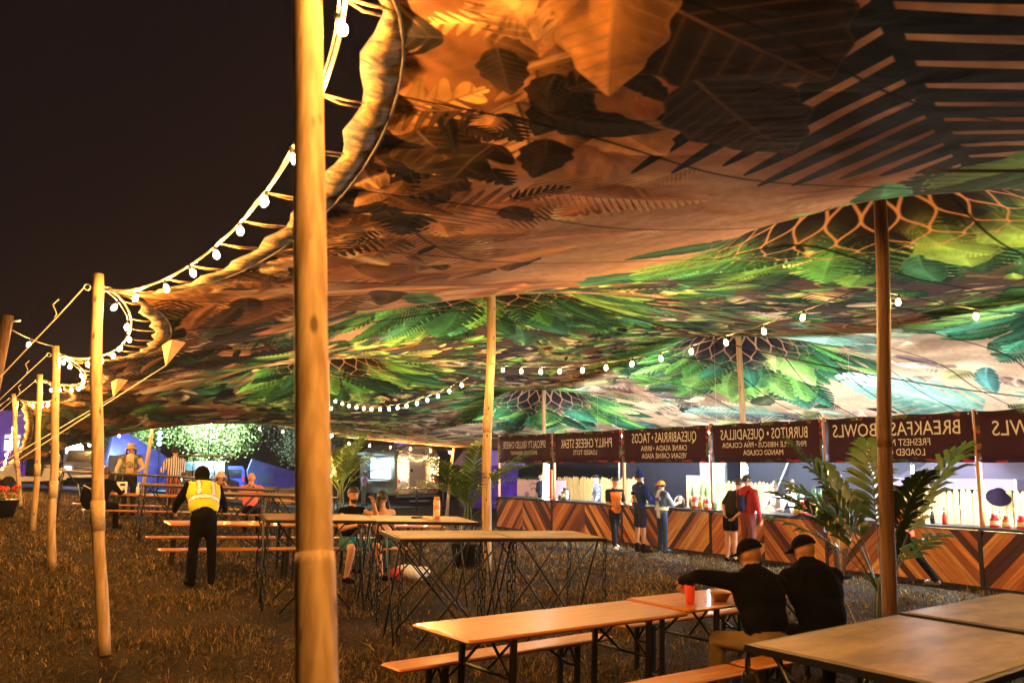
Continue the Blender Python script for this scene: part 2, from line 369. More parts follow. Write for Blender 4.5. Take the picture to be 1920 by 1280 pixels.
def paint(x0, y0, x1, y1, ppm):
    Wd, Hd = int((x1 - x0) * ppm), int((y1 - y0) * ppm)
    gx = (x0 + (np.arange(Wd, dtype=np.float32) + .5) / ppm); gy = (y0 + (np.arange(Hd, dtype=np.float32) + .5) / ppm)
    GX, GY = np.meshgrid(gx, gy)
    n1 = value_noise(GX * .55, GY * .5, 1); n2 = value_noise(GX * 2.1 + n1 * 3, GY * .9, 2); n3 = .5 * value_noise((GX * .8 + GY * .6) * 7 + n1 * 4, (GY * .8 - GX * .6) * 3 + n2 * 2, 3) + .5 * value_noise((GX * .5 - GY * .86) * 17, (GY * .5 + GX * .86) * 9, 4)
    img = np.empty((Hd, Wd, 3), np.float32)
    peach, rust, cream, night = PEACH, C(166, 88, 46), C(236, 192, 144), C(46, 36, 50)
    k = sstep(.35, .75, n1 * .6 + n2 * .4)[..., None]
    img[:] = peach * (1 - k) + rust * k
    kc = sstep(11.5, 14, GX)[..., None]; img = img * (1 - kc) + (cream * (1 - .35 * k) + rust * .1 * k) * kc
    kn = (sstep(6.2, 7.4, GX) * (1 - sstep(11, 13, GX)))[..., None] * .8; img = img * (1 - kn) + (night * (1 - k) + C(70, 96, 72) * k) * kn
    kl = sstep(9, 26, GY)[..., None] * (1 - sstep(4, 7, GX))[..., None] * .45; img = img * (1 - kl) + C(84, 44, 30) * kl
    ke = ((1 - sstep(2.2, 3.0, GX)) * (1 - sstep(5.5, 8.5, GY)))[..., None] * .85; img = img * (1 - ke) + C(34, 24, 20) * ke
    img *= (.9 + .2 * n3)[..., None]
    soft = 1.1 / ppm
    for (lx, ly, L, ang, kind, Wl, c, rib, bend, n, ph) in LEAVES:
        rad = L * 1.08
        cx, cy = lx + math.cos(ang) * L * .5, ly + math.sin(ang) * L * .5
        ext = L * (.5 + (Wl if kind != 'blade' else .12) * .7 + abs(bend) * .3) + .03
        i0 = max(0, int((cx - ext - x0) * ppm)); i1 = min(Wd, int((cx + ext - x0) * ppm) + 1); j0 = max(0, int((cy - ext - y0) * ppm)); j1 = min(Hd, int((cy + ext - y0) * ppm) + 1)
        if i1 <= i0 or j1 <= j0: continue
        dx = GX[j0:j1, i0:i1] - lx; dy = GY[j0:j1, i0:i1] - ly
        ca, sa = math.cos(ang) / L, math.sin(ang) / L
        s = dx * ca + dy * sa; t = -dx * sa + dy * ca - bend * s * (1 - s); at = np.abs(t); sc = np.clip(s, 1e-4, .999)
        aa = soft / L
        if kind == 'palm':
            w = Wl * np.sin(np.pi * np.clip(sc * .93 + .07, 0, .999)) ** .55
            q = s * n - at * n * .75 + np.where(t > 0, .37, 0); fr = np.abs(q - np.floor(q) - .5) * 2; hsh = np.sin(np.floor(q) * 7.7 + ph); w = w * (.86 + .14 * hsh)
            wid = .8 * np.clip(1 - at / np.maximum(w, 1e-3), 0, 1) ** .45
            wid = np.where(at < w, np.nan_to_num(wid), 0)
            m = sstep(-aa * n * 1.2, aa * n * 1.2, wid - fr - .02) * (at < w)
            m = np.maximum(m, sstep(0, aa * 2, .012 - at + aa)) * ((s > 0) & (s < 1))
            vein = (fr < .12) * .3
        else:
            if kind == 'ovate': w = Wl * np.sin(np.pi * sc ** .72) ** .85 * (1 + .07 * np.sin(sc * 26 + ph))
            elif kind == 'banana': w = Wl * np.sin(np.pi * sc ** .85) ** .6 * (1 + .1 * np.sign(np.sin(sc * 44 + ph * 3)) * (np.sin(sc * 17 + ph) > .5))
            elif kind == 'blade': w = Wl * np.sin(np.pi * sc ** .6) ** .9
            elif kind == 'lobed':
                q = s * n - at * n * .9; lob = .5 + .5 * np.cos(6.283 * q + np.where(t > 0, ph, 0)); w = Wl * np.sin(np.pi * np.clip(sc ** .75, 0, 1)) ** .6 * (.32 + .68 * np.clip(lob, 0, 1) ** .6)
            else:
                w = Wl * np.sin(np.pi * np.clip(sc * .95 + .05, 0, .999) ** .62) ** .75
                q = s * n - at * n * .8 + np.where(t > 0, .3, 0); fr = q - np.floor(q)
                hsh = np.sin(np.floor(q) * 12.9 + ph * 3); dep = (.38 + .22 * hsh); slit = (np.abs(fr - .5) < (.02 + .2 * np.clip((at / np.maximum(w, 1e-3) - dep) / .6, 0, 1) ** .7)) & (at > w * dep); w = np.where(slit, 0, w)
                hole = ((fr - .5) ** 2 * .02 + (at - w * .2) ** 2 < .0005 * Wl); w = np.where(hole, 0, w)
            m = sstep(-aa, aa, w - at) * ((s > 0) & (s < 1))
            vq = s * (n + 2) - at * (n + 2) * .7; vf = np.abs(vq - np.round(vq)) / (n + 2)
            vein = (sstep(.010 + aa, .003, vf) * .26 + sstep(.05, .0, vf) * .16) if kind != 'blade' else 0
            edge = sstep(.02 + aa, .004, w - at) * (.45 if kind != 'blade' else .3)
            vein = np.maximum(vein, edge)
        if not m.any(): continue
        mid = sstep(.012 + aa, .004, at) * (1 - .5 * sc)
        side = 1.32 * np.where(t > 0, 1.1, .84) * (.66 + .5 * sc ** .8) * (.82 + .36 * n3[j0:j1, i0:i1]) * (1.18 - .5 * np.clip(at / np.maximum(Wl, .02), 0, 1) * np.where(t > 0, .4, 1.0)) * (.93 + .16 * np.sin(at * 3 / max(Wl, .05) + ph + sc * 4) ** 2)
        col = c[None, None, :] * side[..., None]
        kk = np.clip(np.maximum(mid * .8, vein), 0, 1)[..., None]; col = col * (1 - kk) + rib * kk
        sub = img[j0:j1, i0:i1]; mm = m[..., None].astype(np.float32)
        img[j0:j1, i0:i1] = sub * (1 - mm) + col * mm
    # dark centre and lace net round every king pole
    for (kx, ky) in KINGS[:6]:
        e = 2.1
        i0 = max(0, int((kx - e - x0) * ppm)); i1 = min(Wd, int((kx + e - x0) * ppm)); j0 = max(0, int((ky - e - y0) * ppm)); j1 = min(Hd, int((ky + e - y0) * ppm))
        if i1 <= i0 or j1 <= j0: continue
        dx = GX[j0:j1, i0:i1] - kx; dy = GY[j0:j1, i0:i1] - ky; r = np.hypot(dx, dy) + 1e-4; th = np.arctan2(dy, dx)
        sub = img[j0:j1, i0:i1]
        kd = ((1 - sstep(1.0, 1.75, r + .12 * np.sin(th * 7))) * .94)[..., None]; sub = sub * (1 - kd) + C(26, 20, 30) * kd
        N = 16; u = th / 6.2832 * N; best = np.full(r.shape, 9., np.float32)
        rings = [.26, .62, 1.0, 1.3, 1.5, 1.62]
        for q in range(len(rings)):
            ra = rings[q]; rb = rings[q + 1] if q + 1 < len(rings) else 1.7
            inb = (r >= ra - .02) & (r < rb + .02); f = np.clip((r - ra) / (rb - ra), 0, 1)
            # each row: two strands swing apart and meet again half a cell over
            sw = .25 + .25 * np.cos(np.pi * f); off = .5 * (q % 2)
            uu = u + off; fr = uu - np.floor(uu); fr = np.minimum(fr, 1 - fr)
            sc2 = 6.2832 / N * r
            g = np.where(f < .5, .5 - .5 * np.cos(np.pi * f) , .5 - .5 * np.cos(np.pi * f)) * .5
            d1 = np.abs(fr - g) * sc2
            best = np.where(inb, np.minimum(best, d1), best)
        lw = .014 + .003 * (r < 1)
        kl = (sstep(lw + soft * 1.3, lw - soft * .3, best) * (r > .26) * (r < 1.7))[..., None]
        sub = sub * (1 - kl) + C(200, 138, 98) * kl; img[j0:j1, i0:i1] = sub
    sy_ = (GY + .12 * np.sin(GX * .9) + .05 * np.sin(GX * 2.3 + 1)) / 1.45; sd_ = np.abs(sy_ - np.round(sy_)) * 1.45      # stitched panel seams
    ks = sstep(.008 + soft, .004, sd_)[..., None] * .7 + sstep(.05, .0, sd_)[..., None] * .12; img = img * (1 - np.clip(ks, 0, 1))
    img = img.mean(2, keepdims=True) * .27 + img * .73
    return np.clip(img * .96, 0, 1)
def to_image(name, arr):
    h, wd, _ = arr.shape; im = bpy.data.images.new(name, wd, h, alpha=False)
    buf = np.ones((h, wd, 4), np.float32); buf[..., :3] = arr; im.pixels.foreach_set(buf.ravel()); im.update(); im.pack(); return im
PX0, PY0, PX1, PY1 = 0., -8., 22., 33.5
QX0, QY0, QX1, QY1 = 1.0, 1.4, 6.6, 8.6
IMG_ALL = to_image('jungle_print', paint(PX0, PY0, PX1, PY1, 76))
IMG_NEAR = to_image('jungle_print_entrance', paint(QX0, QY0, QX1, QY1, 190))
def canopy_material():
    m = bpy.data.materials.new('printed_stretch_fabric'); m.use_nodes = True; t = m.node_tree; b = t.nodes['Principled BSDF']; L = t.links.new
    tc = t.nodes.new('ShaderNodeTexCoord')
    def tex(im, x0, y0, x1, y1):
        mp = t.nodes.new('ShaderNodeMapping'); mp.inputs['Location'].default_value = (-x0 / (x1 - x0), -y0 / (y1 - y0), 0); mp.inputs['Scale'].default_value = (1 / (x1 - x0), 1 / (y1 - y0), 1)
        L(tc.outputs['Object'], mp.inputs[0]); i = t.nodes.new('ShaderNodeTexImage'); i.image = im; i.interpolation = 'Cubic'; i.extension = 'EXTEND'; L(mp.outputs[0], i.inputs[0]); return i
    a = tex(IMG_ALL, PX0, PY0, PX1, PY1); n = tex(IMG_NEAR, QX0, QY0, QX1, QY1)
    sx = t.nodes.new('ShaderNodeSeparateXYZ'); L(tc.outputs['Object'], sx.inputs[0])
    def lt(o, v, op):
        q = t.nodes.new('ShaderNodeMath'); q.operation = op; L(o, q.inputs[0]); q.inputs[1].default_value = v; return q.outputs[0]
    def mul(p, q):
        r_ = t.nodes.new('ShaderNodeMath'); r_.operation = 'MULTIPLY'; L(p, r_.inputs[0]); L(q, r_.inputs[1]); return r_.outputs[0]
    fac = mul(mul(lt(sx.outputs[0], QX1 - .02, 'LESS_THAN'), lt(sx.outputs[1], QY0 + .02, 'GREATER_THAN')), lt(sx.outputs[1], QY1 - .02, 'LESS_THAN'))
    mx = t.nodes.new('ShaderNodeMixRGB'); L(fac, mx.inputs[0]); L(a.outputs[0], mx.inputs[1]); L(n.outputs[0], mx.inputs[2])
    L(mx.outputs[0], b.inputs['Base Color']); b.inputs['Roughness'].default_value = .9; b.inputs['Specular IOR Level'].default_value = .02
    wv = t.nodes.new('ShaderNodeTexNoise'); wv.inputs['Scale'].default_value = 1.6; wv.inputs['Detail'].default_value = 5; wv.inputs['Distortion'].default_value = .6; L(tc.outputs['Object'], wv.inputs['Vector'])
    bp = t.nodes.new('ShaderNodeBump'); bp.inputs['Strength'].default_value = .45; bp.inputs['Distance'].default_value = .1; L(wv.outputs[0], bp.inputs['Height']); L(bp.outputs[0], b.inputs['Normal'])
    return m
CANOPY = canopy_material()
tent = thing('stretch_tent', 'huge stretch tent canopy printed with jungle leaves spanning the whole bar area', 'tent')
def build_canopy():
    nu, nv = 210, 400
    us = np.linspace(0, 1, nu) ; ys = np.linspace(YNEAR, YFAR, nv)
    xl = np.array([edge_pt(y)[0] for y in ys]); xx = xl[:, None] + us[None, :] * (XR - xl)[:, None]; yy = np.repeat(ys[:, None], nu, 1)
    # smooth (bicubic-like) resample: average of shifted bilinear samples
    zz = sum(roof_z(np.clip(xx + a, xl[:, None], XR), np.clip(yy + b, YNEAR, YFAR)) for a in (-.12, 0, .12) for b in (-.12, 0, .12)) / 9
    zz[:, 0] = [edge_pt(y)[2] for y in ys]
    # gathers that fan in from the hem between its loops
    d = np.clip((xx - xl[:, None]) / 1.1, 0, 1); zz += .022 * np.sin(yy * 14.5) * (1 - d) ** 2 * (yy < 28)
    vs = np.stack([xx, yy, zz], -1).reshape(-1, 3)
    idx = np.arange(nu * nv).reshape(nv, nu); fs = np.stack([idx[:-1, :-1], idx[1:, :-1], idx[1:, 1:], idx[:-1, 1:]], -1).reshape(-1, 4)
    me = bpy.data.meshes.new('canopy'); me.from_pydata(vs.tolist(), [], fs.tolist()); me.materials.append(CANOPY)
    me.polygons.foreach_set('use_smooth', [True] * len(fs)); me.update(); return link('canopy', me, tent)
build_canopy()
# hem, seam, rope and webbing loops along the pole row
HEMF = mat('tan_hem_fabric', (.02, .011, .005), .8, col2=(.17, .095, .028), scale=5, bump=1.0, bscale=13, ramp=(.42, .58), stretch=(1, 2.5, 1))
SEAM = mat('dark_seam', (.03, .02, .015), .8)
hemb = MB(); seam = []; rope = []; LOOPS = []
HEM_PTS = []
y = -3.2
bays = [(NODES[i], NODES[i + 1]) for i in range(1, len(NODES) - 1)]
for bi, (a, b) in enumerate(bays):
    n = 40; last = bi == len(bays) - 1
    outer = []; inner = []; rp = []
    for k in range(n + 1):
        s = k / n; yv = a[1] + (b[1] - a[1]) * s
        p = edge_pt(min(max(yv, a[1] + 1e-6), b[1] - 1e-6)); wq = .0 + .24 * min(1, 4 * s * (1 - s) * 3)
        scal = .065 * abs(math.sin(math.pi * s * 9)) * (1 if .04 < s < .96 else 0)
        inner.append(Vector((p[0] + .0, yv, p[2]))); outer.append(Vector((p[0] - wq + scal, yv, p[2] - wq * .1)))
        c = (4 * s * (1 - s)) ** .62
        rp.append(Vector((a[0] + (b[0] - a[0]) * s + (INSET * (.55 if last else 1) - .5) * c, yv, a[2] + (b[2] - a[2]) * s - (DIP * (.3 if last else 1) + .02) * c)))
    vs = []; fs = []
    for k in range(n + 1):
        mid = (inner[k] + outer[k]) / 2 + Vector((0, 0, -.012 + .02 * math.sin(k * 2.9) + .012 * math.sin(k * 1.3)))
        vs += [inner[k], mid, outer[k]]
    for k in range(n): fs += [(3 * k, 3 * k + 3, 3 * k + 4, 3 * k + 1), (3 * k + 1, 3 * k + 4, 3 * k + 5, 3 * k + 2)]
    hm = MB().add(vs, fs, 0, True).build('hem', HEMF, tent)
    so_ = hm.modifiers.new('s', 'SOLIDIFY'); so_.thickness = .006
    MB().tube([q + Vector((0, 0, -.012)) for q in inner], .009, 5).build('seam', SEAM, hm)
    MB().tube([q for q in outer], .006, 5).build('piping', SEAM, hm)
    MB().tube(rp, .011, 6).build('edge_rope', ROPE, tent)
    HEM_PTS.append(rp)
    for q in range(1, 10):
        k = int(round(q / 9.0 * n - n / 18)); p0 = outer[k]; p1 = rp[k]
        if (p0 - p1).length < .05: continue
        lp = MB()
        for off in (-.035, .035): lp.tube([p0 + Vector((.02, off, 0)), (p0 + p1) / 2 + Vector((0, off * .9, -.012)), p1 + Vector((-.015, off * .1, 0))], .013, 5, flat=.3)
        lp.build('webbing_loop', HEMF, tent)
    # the pointed ear of fabric at mid bay, tied down by a guy rope
    if 1 <= bi + 0 and bi <= 5 and bi != 1 and not last:
        pass
def clone_label(o, label): o['label'] = label; return o
POLE_LABELS = ['thick pale timber pole nearest the camera, joined by a sleeve low down', 'tall pale timber pole with taped joint, second along the open tent edge',
               'knotty pale timber pole, third along the tent edge, left of the reveller in yellow vest', 'slim timber pole, fourth along the tent edge, in front of the cream golf cart', 'crooked slim timber pole, farthest along the tent edge by the golf cart front']
HOOK = STEEL
for i, (b, t) in enumerate(EDGE):
    b = Vector(b); t = Vector(t)
    if i == 0: b = Vector((.86, 2.42, .0)); 
    po = thing('tent_pole', POLE_LABELS[i], 'pole', b, 0, 'timber poles along the tent edge')
    n = 26; pts = []; rs = []
    r0 = .058
    for k in range(n + 1):
        s = k / n; p = b.lerp(t, s) - b
        wob = .018 * math.sin(s * 5 + i * 2.1) + .008 * math.sin(s * 13 + i)
        pts.append(p + Vector((wob * (0 if i == 0 else 1), wob * .5, 0))); rs.append(r0 * (1.03 - .1 * s + .025 * math.sin(s * 31 + i * 3)))
    MB().tube(pts, rs, 18).build('shaft', POLE, po)
    f = .34 if i == 0 else (.31 if i < 3 else .33)
    slv = MB(); L0 = b.lerp(t, f) - b; L1 = b.lerp(t, f + .075) - b
    if i == 0: slv.tube([(b.lerp(t, q) - b) for q in (0.0, .1, .2, .3, .4, .412, .42)], [.0655, .065, .0645, .064, .0635, .0632, .06], 18)
    else: slv.tube([pts[int(round((f + q) * n))] for q in (0, .0385, .077)], .0645, 16)
    slv.build('joint_sleeve', POLE if i == 0 else mat('tape_wrap', (.5, .36, .2), .6, var=.15, scale=30), po)
    # eye bolts, carabiners and the outer stay ropes
    top = t - b; hk = MB()
    za = top + Vector((0, 0, -.14))
    for sg in (-1, 1):
        c = za + Vector((sg * .075, 0, 0)); hk.tube([c + Vector((.03 * math.cos(a), 0, .03 * math.sin(a))) for a in np.linspace(0, 6.28, 11)], .007, 5)
        hk.tube([za + Vector((sg * .03, 0, 0)), za + Vector((sg * .06, 0, 0))], .008, 5)
    pts = [za + Vector((.11 + .05 * math.cos(a), 0, .022 * math.sin(a))) for a in np.linspace(0, 6.28, 13)]
    hk.tube(pts, .006, 5).build('eye_bolt', STEEL, po)
    if i > 0:
        st = Vector((t[0] - 2.6 - .1 * i, t[1] + .3, 0)); st.z = gz(st.x, st.y)
        o = MB().tube([t + Vector((-.1, 0, -.14)), t.lerp(st, .12) + Vector((0, 0, -.02)), t.lerp(st, .5) + Vector((0, 0, -.03)), st], .0065, 6).build('guy_rope', ROPE)
        kn = MB(); q = t.lerp(st, .13); kn.tube([q, q + Vector((.02, .02, .05)), q + Vector((-.02, .03, .14)), q + Vector((.03, .05, .2))], .006, 5); kn.build('loose_end', ROPE, o)
        tag(o, ['', 'pale guy rope running outward from the top of the taped second pole', 'pale guy rope running outward from the top of the knotty third pole', 'pale guy rope running outward from the top of the fourth pole', 'short guy rope running outward from the top of the farthest pole'][i], 'rope', 'guy ropes of the tent edge')
# ears and tie-downs between the poles
EARS = []
for bi, name in ((2, 'tan fabric ear and tie-down rope hanging between second and third edge poles'), (3, 'tan fabric ear and tie-down rope hanging between third and fourth edge poles')):
    a, b = bays[bi]; yv = a[1] + (b[1] - a[1]) * .42; p = edge_pt(yv); P = Vector((p[0], yv, p[2]))
    tip = P + Vector((-.02, -.1, -.34)); e = MB()
    e.add([P + Vector((.02, -.22, .0)), P + Vector((.0, .24, .0)), P + Vector((.22, -.05, -.01)), tip, P + Vector((-.06, .02, -.06))], [(0, 3, 4), (4, 3, 1), (0, 2, 3), (1, 3, 2)], 0, False)
    ear = e.build('tie_down_ear', mat('ochre_ear_fabric', (.62, .36, .1), .7, var=.2, scale=6)); EARS.append(ear)
    tag(ear, name, 'tent ear', 'tie-down ears of the tent edge')
    st = Vector((-2.2, yv - 2.4, 0)); st.z = gz(st.x, st.y)
    MB().tube([tip + Vector((0, 0, .01)), tip.lerp(st, .5) + Vector((0, 0, -.02)), st], .007, 6).build('rope', ROPE, ear)
# king poles
SHADEPOLE = mat('dark_stained_pole', (.075, .03, .012), .6, col2=(.2, .095, .035), scale=2.2, stretch=(14, 14, .8), bump=.4)  # pole wood darkened: the shade on its backlit front is put into the colour
KL = ['dark-stained timber king pole beside the broad palm and the two seated men in black', 'tall timber king pole rising beside the potted palm in mid-tent', 'thin king pole strung with bulbs beside the leafy palm at the back',
      'white-lit king pole behind the burritos banner', 'king pole behind the cheese steak banner', None]
for i in range(5):
    kx, ky = KINGS[i]; g = gz(kx, ky); zt = KING_Z[i] + RISE - .04
    po = thing('king_pole', KL[i], 'pole', (kx - (.06 if i == 0 else 0), ky + (.03 if i == 0 else 0), g), 0, 'king poles holding up the canopy'); n = 20
    lean = {0: (.12, -.1), 1: (.06, -.1), 2: (.02, 0), 3: (0, 0), 4: (.0, 0)}[i]
    pts = [Vector((lean[0] * k / n + .02 * math.sin(k * .5 + i), lean[1] * k / n + .015 * math.sin(k * .4), (zt - g) * k / n)) for k in range(n + 1)]
    MB().tube(pts, [(.07 if i == 0 else .082 if i == 1 else .07) * (1.05 - .15 * k / n + .02 * math.sin(k * 2.1)) for k in range(n + 1)], 16).build('shaft', SHADEPOLE if i == 0 else POLE, po)
    if i < 3: MB().tube([pts[8] + Vector((0, 0, k * .1)) for k in range(4)], .073 if i == 0 else .086 if i == 1 else .074, 14).build('joint_sleeve', SHADEPOLE if i == 0 else POLE, po)
    MB().lathe([(.0001, zt - g - .05), (.2, zt - g - .06), (.22, zt - g - .02), (.1, zt - g + .02), (.0001, zt - g + .03)], pts[-1] * 0 + Vector((pts[-1].x, pts[-1].y, 0)), 14).build('top_plate', BLACK, po)
# far row of short poles
for i, (fx, fz) in enumerate(((4.75, 3.58), (10.9, 3.08), (16.2, 2.72))):
    g = gz(fx, 33); po = thing('tent_pole', ['slanted thin pole at the back edge between bucket-hat figure and striped shirt', 'thin pole at the back edge behind the leafy palm', 'thin pole at the back edge beside the silver trailer'][i], 'pole', (fx - .25, 33.1, g), 0, 'poles along the back edge')
    MB().tube([(0, 0, 0), (.12, 0, (fz - g) * .5), (.27, -.05, fz - g + .08)], [.07, .066, .06], 12).build('shaft', POLE, po)
    MB().tube([(.25, -.09, fz - g - .12), (.25, .02, fz - g - .12)], .025, 8).build('eye_bolt', STEEL, po)

# ------------------------------------------------------------------ festoon lights
BULB = emis('warm_bulb_glow', (1, .45, .1), 2100)
BULB_IN = emis('warm_bulb_glow_soft', (1, .5, .14), 1050)
SOCK = mat('black_socket', (.01, .01, .01), .5)
def bulb_mesh(mt):
    m = MB(); m.lathe([(.0001, -.105), (.012, -.103), (.024, -.09), (.03, -.072), (.029, -.055), (.02, -.032), (.013, -.018), (.0001, -.016)], (0, 0, 0), 10); return m.mesh('bulb', mt)
def sock_mesh():
    m = MB(); m.lathe([(.0001, -.022), (.016, -.022), (.018, -.0), (.014, .03), (.006, .04), (.0001, .04)], (0, 0, 0), 8); return m.mesh('socket', SOCK)
BM, BMI, SM = bulb_mesh(BULB), bulb_mesh(BULB_IN), sock_mesh()
def sag(p, q, dz, n=24):
    p = Vector(p); q = Vector(q); return [p.lerp(q, k / n) + Vector((0, 0, -dz * 4 * (k / n) * (1 - k / n))) for k in range(n + 1)]
def festoon(name_label, pts, spacing, start=.3, scale=1.0, tilt=.25, cordm=None, bm=None):
    t = thing('festoon_light', name_label, 'string lights', pts[0], 0, 'strings of warm bulbs'); o = Vector(pts[0])
    MB().tube([Vector(p) - o for p in pts], .006 * scale, 5).build('cord', cordm or CORD, t)
    d = 0; nxt = start; k = 0
    for a, b in zip(pts[:-1], pts[1:]):
        a = Vector(a); b = Vector(b); l = (b - a).length
        while nxt <= d + l:
            p = a.lerp(b, (nxt - d) / l) - o
            bo = link('bulb', bm or BMI, t, p + Vector((0, 0, -.03 * scale))); bo.scale = (scale * .8,) * 3
            bo.rotation_euler = (random.uniform(-tilt, tilt), random.uniform(-tilt, tilt), random.uniform(0, 6))
            link('socket', SM, bo)
            nxt += spacing; k += 1
        d += l
    return t
def along(pts, dz): return [p + Vector((0, 0, dz)) for p in pts]
# along the open edge, tied to the rope
FEST = ['string of warm bulbs overhead on the rope before the thick nearest pole', 'string of warm bulbs on the edge rope beside the thick nearest pole', 'string of warm bulbs curving in and out between second and third poles', 'string of warm bulbs along the rope between third and fourth poles', 'string of warm bulbs along the rope between fourth and farthest poles', 'string of warm bulbs sloping down to the low far corner of the tent']
for j, (bi, spc) in enumerate(((0, .8), (1, .72), (2, .8), (3, .8), (4, .9), (5, .8))):
    festoon(FEST[j], [p + Vector((-.03, 0, -.015 - .02 * abs(math.sin(k * .55)))) for k, p in enumerate(HEM_PTS[bi])], spc, .45 if j < 2 else .25, 1.0 if j < 4 else 1.15, .5, ROPE, BM)
k1 = Vector((7.52, 6.0, 3.85)); kA = Vector((7.62, 14.05, 3.85)); k3 = Vector((7.62, 23.1, 3.95))
festoon('string of bulbs swagged between the dark-stained king pole and the mid-tent king pole', sag(k1, kA, .32), .62, .8)
festoon('string of bulbs swagged in a deep curve between mid-tent and back king poles', sag(kA + Vector((0, .3, -.05)), k3 + Vector((0, -.2, -.1)), .45), .52, .9)
festoon('string of bulbs running off to the right from the dark-stained king pole', sag(k1 + Vector((.15, 0, 0)), (14.6, 4.2, 4.0), .3), .95, .3)
festoon('string of bulbs wound down the thin back king pole', [Vector((7.7 + .09 * math.cos(a * 2.1), 23.2 + .09 * math.sin(a * 2.1), 3.7 - .3 * a)) for a in np.linspace(0, 7.5, 40)], .42, .1)
fe = [Vector((x, 32.9, np.interp(x, [a for a, b in FAR_Z], [b for a, b in FAR_Z]) - .1)) for x in np.linspace(1.5, 8.5, 30)]
festoon('string of bulbs along the back edge above the striped shirt and bucket-hat figures', fe, .95, .4, 1.1)
fe = [Vector((x, 32.9, np.interp(x, [a for a, b in FAR_Z], [b for a, b in FAR_Z]) - .12)) for x in np.linspace(9, 16.5, 30)]
festoon('string of bulbs along the back edge above the silver trailer', fe, .85, .2, 1.1)
# loose power cables slung under the canopy
for j, (a, b, s_, lb) in enumerate((((7.6, 14.2, 5.6), (19, 9, 3.2), .5, 'thin black cable slung from mid-tent king pole towards the bar'), ((5.2, 3.6, 4.0), (8.6, 1.6, 4.3), .1, 'thick dark cable crossing the navy palm print at upper right'), ((9.5, 4, 4.4), (15.4, 15.9, 5.6), .6, 'thin black cable crossing behind the dark-stained king pole'))):
    tag(MB().tube(sag(a, b, s_, 20), .012, 5).build('power_cable', CORD), lb, 'cable', 'cables under the canopy')
# ------------------------------------------------------------------ ground, road, grass
def ground_material():
    m = bpy.data.materials.new('dry_trampled_turf'); m.use_nodes = True; t = m.node_tree; b = t.nodes['Principled BSDF']; L = t.links.new
    tc = t.nodes.new('ShaderNodeTexCoord')
    n = t.nodes.new('ShaderNodeTexNoise'); n.inputs['Scale'].default_value = 1.1; n.inputs['Detail'].default_value = 9; L(tc.outputs['Object'], n.inputs['Vector'])
    n2 = t.nodes.new('ShaderNodeTexNoise'); n2.inputs['Scale'].default_value = 26; n2.inputs['Detail'].default_value = 8; L(tc.outputs['Object'], n2.inputs['Vector'])
    cr = t.nodes.new('ShaderNodeValToRGB'); e = cr.color_ramp.elements; e[0].position = .36; e[0].color = (.011, .008, .004, 1); e[1].position = .62; e[1].color = (.04, .024, .009, 1)
    c2 = t.nodes.new('ShaderNodeValToRGB'); e = c2.color_ramp.elements; e[0].position = .38; e[0].color = (.3, .3, .3, 1); e[1].position = .66; e[1].color = (1.5, 1.4, 1.1, 1)
    mx = t.nodes.new('ShaderNodeMixRGB'); mx.blend_type = 'MULTIPLY'; mx.inputs[0].default_value = 1
    L(n.outputs[0], cr.inputs[0]); L(n2.outputs[0], c2.inputs[0]); L(cr.outputs[0], mx.inputs[1]); L(c2.outputs[0], mx.inputs[2]); L(mx.outputs[0], b.inputs['Base Color'])
    b.inputs['Roughness'].default_value = .95; b.inputs['Specular IOR Level'].default_value = .1
    bp = t.nodes.new('ShaderNodeBump'); bp.inputs['Strength'].default_value = .8; bp.inputs['Distance'].default_value = .05; L(n2.outputs[0], bp.inputs['Height']); L(bp.outputs[0], b.inputs['Normal'])
    return m
def build_ground():
    xs = np.concatenate([np.linspace(-400, -20, 12), np.linspace(-18, 30, 97), np.linspace(34, 400, 14)]); ys = np.concatenate([np.linspace(-80, -8, 8), np.linspace(-7, 44, 103), np.linspace(48, 600, 18)])
    xx, yy = np.meshgrid(xs, ys); zz = ground_z(xx, yy) + .012 * np.sin(xx * 2.3 + yy) * np.sin(yy * 1.7)
    nu, nv = len(xs), len(ys); vs = np.stack([xx, yy, zz], -1).reshape(-1, 3); idx = np.arange(nu * nv).reshape(nv, nu)
    fs = np.stack([idx[:-1, :-1], idx[:-1, 1:], idx[1:, 1:], idx[1:, :-1]], -1).reshape(-1, 4)
    me = bpy.data.meshes.new('ground'); me.from_pydata(vs.tolist(), [], fs.tolist()); me.materials.append(ground_material()); me.polygons.foreach_set('use_smooth', [True] * len(fs)); me.update()
    struct(link('ground', me), 'dry trampled grass field')
build_ground()
def build_road():
    xs = np.linspace(-30, 60, 91); vs = []; fs = []
    for i, x in enumerate(xs):
        for y in (39.0, 46.5): vs.append((x, y + .03 * x, gz(x, 34) + .035))
    for i in range(len(xs) - 1): fs.append((2 * i, 2 * i + 2, 2 * i + 3, 2 * i + 1))
    struct(MB().add(vs, fs).build('road', mat('service_road_asphalt', (.07, .07, .075), .75, var=.4, scale=3, bump=.3, bscale=60)), 'asphalt service road behind the tent')
build_road()
